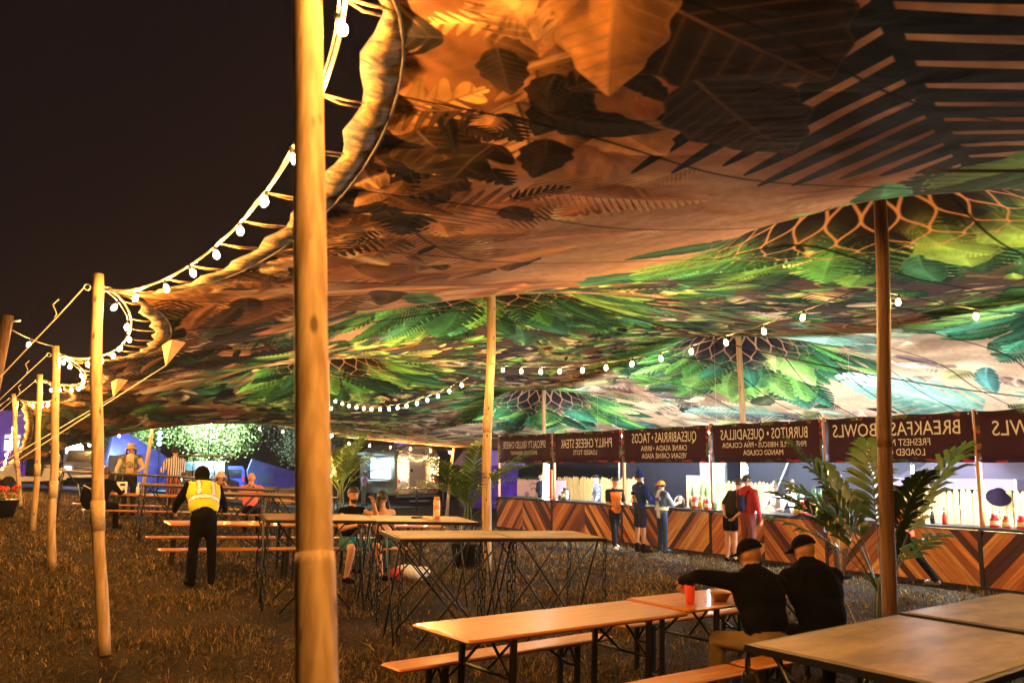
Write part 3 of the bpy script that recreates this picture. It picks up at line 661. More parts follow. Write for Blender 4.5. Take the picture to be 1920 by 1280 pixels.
def build_grass(n):
    ax = math.radians(90 - YAW)
    r = 2.6 + 31 * rng.random(n) ** 1.15; a = ax + np.radians(rng.uniform(-42, 42, n))
    x = r * np.cos(a); y = r * np.sin(a)
    patch = value_noise(x * 1.3, y * 1.3, 31) * .6 + value_noise(x * 5, y * 5, 32) * .4
    keep = (rng.random(n) < np.clip(2.6 * patch - .6, .16, 1)) & (x < 14.3); x, y, r, patch = x[keep], y[keep], r[keep], patch[keep]; n = len(x)
    h = (.025 + .05 * rng.random(n) ** 2) * (.35 + 1.35 * patch) * np.where(rng.random(n) < .05, 1.8, 1)
    wd = (.0022 + .0022 * rng.random(n)) * np.clip(r / 6, 1, 3.2)
    t = rng.uniform(0, 6.283, n); le = rng.normal(0, 1, n) * 1.05; lt = rng.uniform(0, 6.283, n)
    z = ground_z(x, y)
    ux, uy = np.cos(t) * wd, np.sin(t) * wd; bx, by = np.cos(lt) * le * h, np.sin(lt) * le * h
    v = np.empty((n, 5, 3))
    v[:, 0] = np.stack([x - ux, y - uy, z - .01], -1); v[:, 1] = np.stack([x + ux, y + uy, z - .01], -1)
    v[:, 2] = np.stack([x - ux * .7 + bx * .4, y - uy * .7 + by * .4, z + h * .6], -1); v[:, 3] = np.stack([x + ux * .7 + bx * .4, y + uy * .7 + by * .4, z + h * .6], -1)
    v[:, 4] = np.stack([x + bx * 1.2, y + by * 1.2, z + h * .95], -1)
    k = np.arange(n)[:, None] * 5
    q = (k + np.array([[0, 1, 3, 2]])); tr = (k + np.array([[2, 3, 4]]))
    me = bpy.data.meshes.new('grass'); me.vertices.add(5 * n); me.vertices.foreach_set('co', v.ravel())
    me.loops.add(7 * n); me.loops.foreach_set('vertex_index', np.concatenate([q, tr], 1).ravel())
    me.polygons.add(2 * n); st = (np.arange(n) * 7)[:, None] + np.array([[0, 4]]); me.polygons.foreach_set('loop_start', st.ravel()); 
    me.update(calc_edges=True); me.validate()
    ca = me.color_attributes.new('tone', 'FLOAT_COLOR', 'POINT')
    base = np.array([(.24, .135, .04), (.13, .1, .022), (.36, .23, .08), (.06, .07, .018), (.18, .09, .026)])
    ci = rng.choice(5, n, p=[.3, .25, .15, .15, .15]); cc = base[ci] * rng.uniform(.45, 1.25, (n, 1)); col = np.ones((n, 5, 4)); col[:, :, :3] = cc[:, None, :]
    ca.data.foreach_set('color', col.ravel())
    m = bpy.data.materials.new('dry_grass_blades'); m.use_nodes = True; t_ = m.node_tree; b = t_.nodes['Principled BSDF']; at = t_.nodes.new('ShaderNodeAttribute'); at.attribute_name = 'tone'
    t_.links.new(at.outputs[0], b.inputs['Base Color']); b.inputs['Roughness'].default_value = .7; b.inputs['Specular IOR Level'].default_value = .3
    me.materials.append(m); o = link('grass', me); tag(o, 'dry patchy grass covering the field under the tent', 'grass', kind='stuff')
build_grass(220000)

# ------------------------------------------------------------------ the bar: chevron counters, banners, posts
XB = 14.5; WHT_ = mat('white_housing', (.7, .7, .7), .5)
BAY = [26.35, 22.95, 19.5, 16.1, 12.75, 9.5, 6.1]
def plank_material():
    m = bpy.data.materials.new('cedar_plank'); m.use_nodes = True; t = m.node_tree; b = t.nodes['Principled BSDF']; L = t.links.new
    oi = t.nodes.new('ShaderNodeObjectInfo'); cr = t.nodes.new('ShaderNodeValToRGB'); cr.color_ramp.interpolation = 'CONSTANT'
    cols = [(0, (.07, .02, .01)), (.2, (.46, .15, .045)), (.42, (.66, .27, .075)), (.6, (.2, .055, .018)), (.74, (.74, .38, .12)), (.88, (.33, .1, .03))]
    cr.color_ramp.elements[0].position = 0; cr.color_ramp.elements[0].color = cols[0][1] + (1,); cr.color_ramp.elements[1].position = cols[1][0]; cr.color_ramp.elements[1].color = cols[1][1] + (1,)
    for p, c in cols[2:]: e = cr.color_ramp.elements.new(p); e.color = c + (1,)
    L(oi.outputs['Random'], cr.inputs[0])
    tc = t.nodes.new('ShaderNodeTexCoord'); n = t.nodes.new('ShaderNodeTexNoise'); n.inputs['Scale'].default_value = 9; n.inputs['Detail'].default_value = 7
    at = t.nodes.new('ShaderNodeUVMap'); at.uv_map = 'grain'; L(at.outputs[0], n.inputs['Vector'])
    c2 = t.nodes.new('ShaderNodeValToRGB'); c2.color_ramp.elements[0].position = .3; c2.color_ramp.elements[0].color = (.5, .45, .4, 1); c2.color_ramp.elements[1].position = .7; c2.color_ramp.elements[1].color = (1.2, 1.2, 1.15, 1); L(n.outputs[0], c2.inputs[0])
    mx = t.nodes.new('ShaderNodeMixRGB'); mx.blend_type = 'MULTIPLY'; mx.inputs[0].default_value = 1; L(cr.outputs[0], mx.inputs[1]); L(c2.outputs[0], mx.inputs[2]); L(mx.outputs[0], b.inputs['Base Color'])
    b.inputs['Roughness'].default_value = .55; b.inputs['Specular IOR Level'].default_value = .3; return m
PLANK = plank_material()
def clip_poly(poly, x0, x1, z0, z1):
    for ax, lim, sg in ((0, x0, 1), (0, x1, -1), (1, z0, 1), (1, z1, -1)):
        out = []
        for i in range(len(poly)):
            p, q = poly[i], poly[(i + 1) % len(poly)]; a, b = (p[ax] - lim) * sg, (q[ax] - lim) * sg
            if a >= 0: out.append(p)
            if (a >= 0) != (b >= 0):
                s = a / (a - b); out.append((p[0] + (q[0] - p[0]) * s, p[1] + (q[1] - p[1]) * s))
        poly = out
        if len(poly) < 3: return []
    return poly
def plank_mesh(poly, d, depth):
    """poly in (y,z); d = grain direction"""
    me = MB(); n = len(poly); me.prism(poly, XB, XB + depth, 0, 'x'); m = me.mesh('plank', PLANK)
    uv = m.uv_layers.new(name='grain'); off = random.random() * 20
    for l in m.loops:
        c = m.vertices[l.vertex_index].co; a = c.y * d[0] + c.z * d[1]; bq = -c.y * d[1] + c.z * d[0]; uv.data[l.index].uv = (a * .12 + off, bq * 1.6)
    return m
def chevron_halves(y0, y1, inverted):
    """plank polygons of one counter front; y0 > y1, peak at the middle"""
    res = []; yc = (y0 + y1) / 2; z0, z1 = .06, .955; wdt = .125; g = .004
    for side in (-1, 1):
        a, b = (y1 + .035, yc) if side < 0 else (yc, y0 - .035)
        sl = side if not inverted else -side         # dz/dy sign: peak in the middle means z falls away from it
        d = Vector((1, -sl)).normalized(); nrm = Vector((-d.y, d.x))
        ref = Vector((yc, z1 if not inverted else z0))
        ks = range(-24, 25)
        for k in ks:
            o0, o1 = k * wdt + g, (k + 1) * wdt - g
            P = [ref + nrm * o0 - d * 5, ref + nrm * o0 + d * 5, ref + nrm * o1 + d * 5, ref + nrm * o1 - d * 5]
            poly = clip_poly([(p.x, p.y) for p in P], a + .002, b - .002, z0, z1)
            if len(poly) >= 3:
                ar = abs(sum(poly[i][0] * poly[(i + 1) % len(poly)][1] - poly[(i + 1) % len(poly)][0] * poly[i][1] for i in range(len(poly)))) / 2
                if ar > .004: res.append((poly, (d.x, d.y)))
    return res
CL = ['chevron plank bar counter at the far end beneath the grilled cheese banner', 'chevron plank bar counter beneath the cheese steak banner', 'plank bar counter with V pattern beneath the tacos banner', 'chevron plank bar counter beneath the burritos banner', 'chevron plank bar counter beneath the breakfast bowl banner', 'chevron plank bar counter at the end nearest the camera']
for i in range(6):
    y0, y1 = BAY[i], BAY[i + 1]
    t = thing('bar_counter', CL[i], 'bar counter', (0, 0, 0), 0, 'chevron bar counters')
    for poly, d in chevron_halves(y0, y1, i == 2): link('plank', plank_mesh(poly, d, random.uniform(.018, .026)), t)
    MB().box((XB + .06, (y0 + y1) / 2, .5), (.02, y0 - y1 - .01, .94)).build('backing_board', BLACK, t)
    for yy in (y0 - .018, y1 + .018): MB().box((XB + .02, yy, .5), (.075, .034, .96)).build('frame_post', BLACK, t)
    MB().bbox((XB + .28, (y0 + y1) / 2, 1.0 + .002 * i), (.66, y0 - y1 - .006, .045), .008).build('counter_top', mat('black_laminate', (.015, .015, .017), .3), t)
    MB().box((XB + .02, (y0 + y1) / 2, .035), (.06, y0 - y1 - .08, .05)).build('plinth', BLACK, t)
POSTW = mat('stained_post', (.42, .2, .07), .55, var=.3, scale=6, stretch=(8, 8, .6), rand=.1)
for i, yy in enumerate(BAY[:-1] + [6.1]):
    if i == 6: break
    tag(MB().bbox((XB + .1, yy, 2.02), (.07, .075, 2.0), .008).build('banner_post', POSTW), ['stained post at the far end of the bar holding the grilled cheese banner', 'stained post between grilled cheese and cheese steak banners', 'stained post between cheese steak and tacos banners', 'stained post between tacos and burritos banners', 'stained post between burritos and breakfast bowl banners', 'stained post at the near end of the breakfast bowl banner'][i], 'post', 'posts of the bar')
def banner_material():
    m = bpy.data.materials.new('printed_vinyl_banner'); m.use_nodes = True; t = m.node_tree; b = t.nodes['Principled BSDF']; L = t.links.new
    tc = t.nodes.new('ShaderNodeTexCoord'); sx = t.nodes.new('ShaderNodeSeparateXYZ'); L(tc.outputs['Object'], sx.inputs[0])
    def M(op, a, bv, clampit=False):
        q = t.nodes.new('ShaderNodeMath'); q.operation = op
        for k, v in enumerate((a, bv)):
            if v is None: continue
            if isinstance(v, (int, float)): q.inputs[k].default_value = v
            else: L(v, q.inputs[k])
        return q.outputs[0]
    ay = M('ABSOLUTE', sx.outputs[1], None); az = M('ABSOLUTE', sx.outputs[2], None)
    nz = t.nodes.new('ShaderNodeTexNoise'); nz.inputs['Scale'].default_value = 5; L(tc.outputs['Object'], nz.inputs['Vector'])
    wob = M('MULTIPLY', M('SUBTRACT', nz.outputs[0], .5), .14)
    border = M('MAXIMUM', M('GREATER_THAN', M('ADD', ay, wob), 1.585), M('GREATER_THAN', M('ADD', az, wob), .37))
    mp = t.nodes.new('ShaderNodeMapping'); mp.inputs['Scale'].default_value = (1, 5, 11); mp.inputs['Rotation'].default_value = (.5, 0, 0); L(tc.outputs['Object'], mp.inputs[0])
    vo = t.nodes.new('ShaderNodeTexVoronoi'); vo.inputs['Scale'].default_value = 1.0; L(mp.outputs[0], vo.inputs['Vector'])
    cr = t.nodes.new('ShaderNodeValToRGB'); cr.color_ramp.interpolation = 'CONSTANT'; el = cr.color_ramp.elements
    el[0].position = 0; el[0].color = (.03, .012, .015, 1); el[1].position = .36; el[1].color = (.42, .03, .012, 1)
    for p, c in ((.52, (.025, .02, .012)), (.62, (.06, .09, .02)), (.74, (.03, .015, .02)), (.84, (.2, .05, .02)), (.92, (.1, .12, .03))): e = el.new(p); e.color = c + (1,)
    sp = t.nodes.new('ShaderNodeSeparateColor'); L(vo.outputs['Color'], sp.inputs[0]); L(sp.outputs[0], cr.inputs[0])
    mx = t.nodes.new('ShaderNodeMixRGB'); L(border, mx.inputs[0]); mx.inputs[1].default_value = (.03, .0045, .014, 1); L(cr.outputs[0], mx.inputs[2])
    L(mx.outputs[0], b.inputs['Base Color']); b.inputs['Roughness'].default_value = .6; b.inputs['Specular IOR Level'].default_value = .08
    return m
BANNER = banner_material(); INK = mat('cream_lettering', (.58, .6, .64), .6)
def text_mesh(s, size, w=1.0):
    c = bpy.data.curves.new('t', 'FONT'); c.body = s; c.size = size; c.align_x = 'CENTER'; c.align_y = 'CENTER'; c.offset = .0; c.resolution_u = 2
    o = bpy.data.objects.new('t', c); COL.objects.link(o); bpy.context.view_layer.update()
    dg = bpy.context.evaluated_depsgraph_get(); me = bpy.data.meshes.new_from_object(o.evaluated_get(dg)); bpy.data.objects.remove(o); bpy.data.curves.remove(c); me.name = 'lettering'; return me
def flat_text(s, size, parent, to_world, m, squash=1.0, name='lettering', maxw=None):
    me = text_mesh(s, size)
    xs_ = [v.co.x for v in me.vertices]; wid_ = max(xs_) - min(xs_)
    if maxw and wid_ * squash > maxw: squash = maxw / wid_
    for v in me.vertices: v.co = to_world(v.co.x * squash, v.co.y)
    me.materials.clear(); me.materials.append(m); me.update(); return link(name, me, parent)
TXT = [[('SPECIALTY GRILLED CHEESE', .31, .12), ('SMOOTHIES \u2022 BREAKFAST', .16, -.13)], [('PHILLY CHEESE STEAK', .36, .1), ('LOADED TOTS', .19, -.15)],
       [('QUESABIRRIAS \u2022 TACOS', .36, .18), ('CARNE ASADA \u2022 BIRRIA', .19, -.08), ('VEGAN CARNE ASADA', .19, -.27)], [('BURRITOS \u2022 QUESADILLAS', .33, .18), ('PINEAPPLE HIBISCUS \u2022 PI\u00d1A COLADA', .165, -.05), ('MANGO COLADA', .165, -.22)],
       [('BREAKFAST BOWLS', .36, .17), ('FRESHEST NINJA FRIES', .18, -.07), ('LOADED COMBOS', .18, -.25)], [('ACAI BOWLS', .36, .12), ('CHICKEN', .2, -.1)]]
BL = ['far-end banner with reversed lettering for grilled cheese', 'banner with reversed lettering for cheese steak', 'banner with reversed lettering for quesabirrias and tacos', 'banner with reversed lettering for burritos and quesadillas', 'banner behind the broad palm with reversed lettering for breakfast bowls', 'banner at the right edge ending in reversed lettering OWLS']
for i in range(6):
    y0, y1 = BAY[i] - .03, BAY[i + 1] + .03; L_ = y0 - y1; yc = (y0 + y1) / 2; zc = 2.545; H_ = .87
    t = thing('banner', BL[i], 'banner', (XB + .045, yc, zc), 0, 'banners over the bar'); nu, nz_ = 24, 5; vs = []; fs = []
    rip = lambda yy, zz: .018 * math.sin(yy * 4.1 + i * 2) * (1 - abs(zz) * .6) + .01 * math.sin(yy * 9 + zz * 5 + i)
    for b_ in range(nz_ + 1):
        for a_ in range(nu + 1):
            yy = -L_ / 2 + L_ * a_ / nu; zz = -H_ / 2 + H_ * b_ / nz_; vs.append((rip(yy, zz), yy, zz + .012 * math.sin(a_ * .26 * 3.1) * (1 if b_ == nz_ else .3)))
    for b_ in range(nz_):
        for a_ in range(nu): q = b_ * (nu + 1) + a_; fs.append((q, q + 1, q + nu + 2, q + nu + 1))
    o = MB().add(vs, fs, 0, True).build('vinyl_sheet', BANNER, t); md = o.modifiers.new('s', 'SOLIDIFY'); md.thickness = .002
    for s_, sz, dz in TXT[i]:
        shift = .42 if i == 5 else 0
        flat_text(s_, sz, t, lambda a, b, dz=dz: Vector((rip(a + shift, b + dz) - .007, a + shift, b + dz)), INK, .9, maxw=2.55 if i < 4 else 2.75)
    for a_ in (-1, -.5, 0, .5, 1):
        MB().ell((-.012, a_ * (L_ / 2 - .05), H_ / 2 - .035), (.008, .018, .018), 8, 4).build('grommet', STEEL, t)
# ------------------------------------------------------------------ lamps behind the bar
LED = emis('cool_white_tube', (.88, .94, 1), 850)
LL = ['white light tube standing at the far end behind the bar', 'white light tube behind the cheese steak counter', 'bright white light tube on the king pole behind the burritos counter', 'white light tube behind the breakfast bowl counter', 'white light tube at the near end behind the bar']
for i, y_ in enumerate((24.4, 20.4, 15.72, 11.3, 7.6)):
    t = thing('tube_lamp', LL[i], 'lamp', (15.3, y_, 0), 0, 'tube lamps behind the bar')
    MB().tube([(0, 0, 1.08), (0, 0, 2.05)], .026, 10).build('tube', LED, t)
    MB().tube([(.0, 0, 0.0), (0, 0, 1.06)], .018, 8).build('stand', BLACK, t); MB().lathe([(.0001, .0), (.2, .0), (.19, .02), (.03, .04), (.0001, .04)], (0, 0, 0), 14).build('base', BLACK, t)
    MB().lathe([(.0001, 2.05), (.034, 2.05), (.034, 2.1), (.0001, 2.11)], (0, 0, 0), 10).build('end_cap', BLACK, t)
for i, y_ in enumerate((21.2, 17.1, 12.2, 8.4)):  # added hooded lamps that brighten the strip of grass before the bar
    t = thing('batten_lamp', ['white batten lamp hung above the cheese steak counter', 'white batten lamp hung above the tacos counter', 'white batten lamp hung above the breakfast bowl counter', 'white batten lamp hung at the near end of the bar'][i], 'lamp', (15.28, y_, 2.86), 0, 'batten lamps over the bar')
    MB().tube([(0, -.6, 0), (0, .6, 0)], .022, 8).build('tube', emis('batten_glow', (.86, .96, 1), 1500), t); MB().bbox((.0, 0, .05), (.42, 1.4, .03), .008).build('housing', WHT_, t)
    for q_ in (-1, 1): MB().box((q_ * .2, 0, .015), (.012, 1.36, .05)).build('side_shade', WHT_, t)
    for s_ in (-.45, .45): MB().tube([(0, s_, .06), (0, s_, float(roof_z(np.array(15.28), np.array(y_ + s_))) - 2.87)], .004, 4).build('hanger', STEEL, t)
# picket fences
def fence(x, y0, y1, h, label, mtl):
    t = thing('picket_fence', label, 'fence', (x, 0, 0), 0, 'picket fences behind the bar'); pm = []
    for k in range(4):
        hh = h * (1 + .012 * k); pm.append(MB().prism([(-.062, 0), (.062, 0), (.064, hh - .09), (.03, hh - .02), (.0, hh), (-.03, hh - .02), (-.064, hh - .09)], 0, .018, 0, 'x').mesh('picket', mtl))
    y = y0; k = 0
    while y < y1:
        o = link('picket', pm[k % 4], t, (0, y, random.uniform(-.012, .012))); k += 1; o.rotation_euler = (random.uniform(-.012, .012), 0, 0); y += .142
    for zz in (.35, h - .35): MB().box((.04, (y0 + y1) / 2, zz), (.04, y1 - y0, .09)).build('rail', mtl, t)
PICK = mat('pale_pine_picket', (.34, .215, .07), .65, var=.3, scale=4, stretch=(6, 6, .8), rand=.18)
fence(17.6, 22.6, 27.5, 1.6, 'long pale picket fence behind the cheese steak counter', PICK)
fence(17.6, 17.2, 20.5, 1.58, 'pale picket fence beside the white-lit king pole behind the tacos counter', PICK)
fence(17.4, 8.6, 13.2, 1.55, 'pale picket fence behind the condiment bottles at the near counter', PICK)
# ------------------------------------------------------------------ beer tables, benches, tall chain tables
VARN = mat('varnished_orange_pine', (.46, .17, .032), .34, var=.28, scale=3.2, stretch=(.7, 9, 9), rand=.12, coat=.3, spec=.35)
VARN2 = mat('varnished_pine_edge', (.45, .18, .045), .3, var=.2, scale=4, stretch=(.7, 9, 9), coat=.5)
def leg_frame(w, h, d=.3):
    """folding steel frame: two uprights, cross bars and stay"""
    parts = []
    for s in (-1, 1): parts.append(('leg', MB().bbox((0, s * w / 2, h / 2), (.045, .038, h), .006).mesh('leg', BLACK)))
    parts.append(('cross_bar', MB().tube([(0, -w / 2, h * .62), (0, w / 2, h * .62)], .013, 6).mesh('cross_bar', BLACK)))
    m = MB(); m.tube([(0, -w / 2, h * .6), (.0, 0, h * .97)], .012, 6); m2 = MB().tube([(0, w / 2, h * .6), (0, 0, h * .97)], .012, 6)
    parts.append(('brace', m.mesh('brace', BLACK))); parts.append(('brace', m2.mesh('brace', BLACK)))
    parts.append(('stay', MB().tube([(0, 0, h * .62), (d, 0, h * .98)], .011, 6).mesh('stay', BLACK)))
    return parts
BT, BH = leg_frame(.6, .73, .34), leg_frame(.2, .435, .26)
TOPM = MB().bbox((0, 0, .745), (2.2, .7, .03), .012).mesh('top', VARN); SEATM = MB().bbox((0, 0, .45), (2.2, .26, .028), .012).mesh('seat', VARN)
BATT = MB().box((0, 0, .722), (.06, .62, .02)).mesh('batten', VARN2); BATB = MB().box((0, 0, .428), (.06, .22, .018)).mesh('batten', VARN2)
def beer(kind, x, y, rz, label, group, x_in=.42):
    t = thing('beer_' + kind, label, 'table' if kind == 'table' else 'bench', (x, y, gz(x, y) + .005), R(rz), group)
    sl_ = (gz(x + .8, y) - gz(x - .8, y)) / 1.6; sy = (gz(x, y + .4) - gz(x, y - .4)) / .8
    t.rotation_euler = (sy, -sl_, R(rz))
    link('top' if kind == 'table' else 'seat', TOPM if kind == 'table' else SEATM, t)
    for s in (-1, 1):
        for nm, me in (BT if kind == 'table' else BH): link(nm, me, t, (s * (1.1 - x_in), 0, 0), 0 if s < 0 else math.pi)
        link('batten', BATT if kind == 'table' else BATB, t, (s * (1.1 - x_in), 0, 0))
    return t
GT, GB = 'varnished beer tables', 'varnished beer benches'
beer('table', 3.82, 6.0, 9, 'glossy orange beer table in front with bulb reflections, empty', GT)
beer('table', 6.02, 6.4, 10, 'orange beer table with the red cup and bowl on it', GT)
beer('bench', 3.62, 6.42, 11, 'empty orange bench on the far side of the glossy front table', GB)
beer('bench', 3.85, 5.08, 8, 'empty orange bench on the near side of the glossy front table, cut by the frame', GB)
beer('bench', 6.08, 5.42, 9, 'orange bench carrying the two seated men in black', GB)
beer('bench', 6.1, 7.12, 11, 'orange bench on the far side of the red cup table', GB)
beer('table', 3.4, 14.45, -1, 'orange beer table the person in yellow vest bends over', GT)
beer('table', 5.62, 14.4, -1, 'orange beer table with foil food tray beside the couple', GT)
beer('bench', 3.2, 13.62, -1, 'orange bench behind the legs of the person in yellow vest', GB)
beer('bench', 4.72, 13.58, -2, 'orange bench the couple sits on, ending by the white bag', GB)
beer('bench', 3.25, 15.3, -1, 'orange bench on the far side of the yellow vest table', GB)
beer('bench', 5.5, 15.25, -1, 'orange bench on the far side of the food tray table', GB)
beer('table', 2.85, 21.6, 0, 'orange beer table with white napkin box and squeeze bottle', GT)
beer('table', 5.15, 21.5, 0, 'orange beer table between the bucket-hat woman and the pink vest', GT)
beer('bench', 2.75, 20.75, 0, 'orange bench in front of the napkin box table', GB)
beer('bench', 2.7, 22.45, 0, 'orange bench behind the napkin box table', GB)
beer('bench', 5.0, 20.65, 0, 'orange bench under the person in pink vest', GB)
beer('bench', 5.15, 22.35, 0, 'orange bench under the bucket-hat woman', GB)
CANV = mat('pale_plywood_top', (.11, .062, .03), .5, col2=(.25, .16, .085), scale=2.2, stretch=(1, 2.2, 1), rand=.08, bump=.1, bscale=5, spec=.25, ramp=(.36, .62))
def chain_link():
    pts = []; 
    for k in range(8):
        a = 2 * math.pi * k / 8; pts.append(Vector((.026 * math.cos(a), 0, .036 * math.sin(a) + (.024 if math.sin(a) > .1 else (-.024 if math.sin(a) < -.1 else 0)))))
    vs = []; fs = []; n = 8
    for k in range(n):
        p = pts[k]; d = Vector((p.x, 0, p.z * .6)).normalized()
        for j in range(3):
            a = 2 * math.pi * j / 3; vs.append(p + d * (.0085 * math.cos(a)) + Vector((0, .0085 * math.sin(a), 0)))
    for k in range(n):
        for j in range(3): fs.append((k * 3 + j, k * 3 + (j + 1) % 3, ((k + 1) % n) * 3 + (j + 1) % 3, ((k + 1) % n) * 3 + j))
    return MB().add(vs, fs, 0, True)
LINKB = chain_link(); LINK = LINKB.mesh('link', mat('dark_chain_steel', (.03, .028, .026), .4, .8)); HOOKM = MB().box((0, 0, -.008), (.03, .03, .03)).mesh('chain', BLACK)
def chain_joined(n):
    m = MB()
    for k in range(n):
        q = Matrix.Rotation(math.pi / 2 * (k % 2) + .3, 3, 'Z')
        m.add([tuple(q @ Vector(v) + Vector((0, 0, -.06 - .1 * k))) for v in LINKB.v], LINKB.f, 0, True)
    return m.mesh('chain', LINK.materials[0])
CHJ = chain_joined(10)
def tall_table(x, y, rz, label, sx=1.15, sy=.85, h=1.1, near=True):
    t = thing('tall_table', label, 'table', (x, y, gz(x, y)), R(rz), 'tall tables hung with chains')
    t.rotation_euler = ((gz(x, y + .4) - gz(x, y - .4)) / .8, -(gz(x + .5, y) - gz(x - .5, y)), R(rz))
    MB().bbox((0, 0, h - .011), (sx - .03, sy - .03, .026), .004).build('top', CANV, t)
    for s in (-1, 1):
        MB().box((s * sx / 2, 0, h - .02), (.03, sy + .03, .035)).build('edge_rail', BLACK, t)
        MB().box((0, s * sy / 2, h - .02), (sx - .032, .03, .033)).build('edge_rail', BLACK, t)
        yy = s * (sy / 2 - .02)
        for e in (-1, 1):
            MB().tube([(-e * .4 * sx, yy + e * .012, h - .03), (e * .34 * sx, yy + e * .012, .0)], .0115, 6).build('crossed_rod', BLACK, t)
            MB().tube([(s * (sx / 2 - .03), -e * .36 * sy, h - .03), (s * (sx / 2 - .03) + e * .012, e * .3 * sy, .0)], .0115, 6).build('crossed_rod', BLACK, t)
        for q in (-1, 1):
            p = (q * (sx / 2 - .015), s * (sy / 2 + .018), h - .03)
            if near:
                c = link('chain', HOOKM, t, p)
                for k in range(10):
                    l = link('link', LINK, c, (0, 0, -.06 - .1 * k)); l.rotation_euler = (random.uniform(-.05, .05), random.uniform(-.05, .05), math.pi / 2 * (k % 2) + .3)
            else: link('chain', CHJ, t, p)
    return t
tall_table(4.16, 3.12, 10, 'tall table in the near corner with a scuffed pale top', 1.5, 1.02)
tall_table(5.72, 3.4, 10, 'tall table at the right edge butting against the scuffed near one', 1.5, 1.02)
tall_table(4.28, 9.0, -8, 'tall chain-hung table with bare pale top in front of the potted palm', 1.2, .86)
tall_table(5.44, 8.84, -8, 'tall chain-hung table joined to the right of the bare pale one', 1.1, .86)
tall_table(3.6, 11.35, -10, 'tall chain-hung table behind the thick nearest pole', 1.3, .95)
tall_table(4.92, 11.1, -10, 'tall chain-hung table with the orange tumbler standing on it', 1.3, .95)
tall_table(3.75, 16.7, -4, 'tall chain-hung table behind the shoulder of the yellow vest', 1.2, .85, near=False)
tall_table(4.95, 16.6, -4, 'tall chain-hung table in front of the pink vest figure', 1.2, .85, near=False)
tall_table(3.15, 19.1, -2, 'tall chain-hung table in front of the bucket-hat man in the open jacket', 1.2, .85, near=False)
tall_table(4.4, 19.0, -2, 'tall chain-hung table in front of the striped shirt', 1.2, .85, near=False)
tall_table(2.05, 24.5, 0, 'tall chain-hung table at the far left near the golf cart', 1.25, .85, near=False)
tall_table(3.35, 24.5, 0, 'tall chain-hung table the bucket-hat man stands behind', 1.25, .85, near=False)
tall_table(4.65, 24.5, 0, 'tall chain-hung table the striped shirt stands behind', 1.25, .85, near=False)

# ------------------------------------------------------------------ things on the tables
def zt(x, y, h): return gz(x, y) + h
c = thing('drink_cup', 'red translucent drink cup on the beer table under the raised hand', 'cup', (5.24, 6.1, zt(5.24, 6.1, .772)))
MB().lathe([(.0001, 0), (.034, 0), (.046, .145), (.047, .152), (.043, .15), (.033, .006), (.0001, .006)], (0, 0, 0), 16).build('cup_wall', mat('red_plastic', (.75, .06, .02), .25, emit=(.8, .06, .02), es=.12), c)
MB().lathe([(.0001, .153), (.046, .153), (.049, .16), (.046, .178), (.0001, .186)], (0, 0, 0), 16).build('lid', mat('dark_lid', (.02, .015, .012), .4), c)
c = thing('food_bowl', 'tan takeaway bowl with a wooden fork standing in it', 'bowl', (5.6, 6.12, zt(5.6, 6.12, .772)))
MB().lathe([(.0001, 0), (.055, 0), (.095, .07), (.1, .078), (.09, .074), (.05, .012), (.0001, .01)], (0, 0, 0), 20).build('bowl_wall', mat('tan_pulp', (.55, .36, .16), .7), c)
MB().lathe([(.0001, .055), (.05, .06), (.088, .064)], (0, 0, 0), 16).build('food', mat('brown_stew', (.12, .05, .02), .6, var=.5, scale=40, bump=.8), c)
MB().tube([(-.02, .02, .05), (-.03, .05, .19)], .007, 6, flat=.4).build('fork', mat('birch', (.7, .5, .25), .6), c)
c = thing('tumbler', 'orange and white patterned tumbler on the tall table before the palm', 'tumbler', (5.2, 11.1, zt(5.2, 11.1, 1.108)))
MB().lathe([(.0001, 0), (.043, 0), (.045, .02), (.045, .2), (.04, .235), (.035, .245), (.0001, .25)], (0, 0, 0), 16).build('body', mat('orange_pattern', (.85, .75, .6), .4, col2=(.85, .3, .03), scale=14, ramp=(.45, .5)), c)
MB().lathe([(.0001, .25), (.036, .25), (.036, .275), (.0001, .28)], (0, 0, 0), 12).build('lid', mat('orange_lid', (.8, .3, .04), .4), c)
c = tag(MB().bbox((0, 0, .012), (.16, .08, .022), .008).build('phone_case', mat('dark_leather', (.02, .015, .012), .5)), 'dark wallet lying beside the patterned tumbler', 'wallet'); c.location = (4.92, 11.12, zt(4.92, 11.12, 1.106)); c.rotation_euler.z = .5
c = thing('food_tray', 'foil food tray on the beer table beside the couple', 'tray', (4.98, 14.28, zt(4.98, 14.28, .765)))
MB().lathe([(.0001, 0), (.1, 0), (.14, .05), (.15, .052), (.13, .045), (.0001, .01)], (0, 0, 0), 14).build('tray', mat('black_tray', (.03, .03, .03), .5), c)
m_ = MB()
for k in range(14): m_.ell((random.uniform(-.08, .08), random.uniform(-.08, .08), .05 + random.uniform(0, .04)), random.uniform(.025, .045), 7, 5, M=Matrix.Rotation(random.random() * 3, 3, 'X'))
m_.build('foil', mat('crumpled_foil', (.75, .7, .6), .3, .8, bump=1, bscale=30), c)
c = thing('napkin_box', 'white napkin box on the far beer table left of the squeeze bottle', 'box', (2.5, 21.4, zt(2.5, 21.4, .765)))
MB().bbox((0, 0, .13), (.2, .16, .26), .01).build('box', mat('white_card', (.75, .7, .62), .6), c); MB().box((0, -.081, .2), (.1, .004, .05)).build('slot', BLACK, c)
c = thing('squeeze_bottle', 'white squeeze bottle standing beside the napkin box', 'bottle', (2.83, 21.4, zt(2.83, 21.4, .765)))
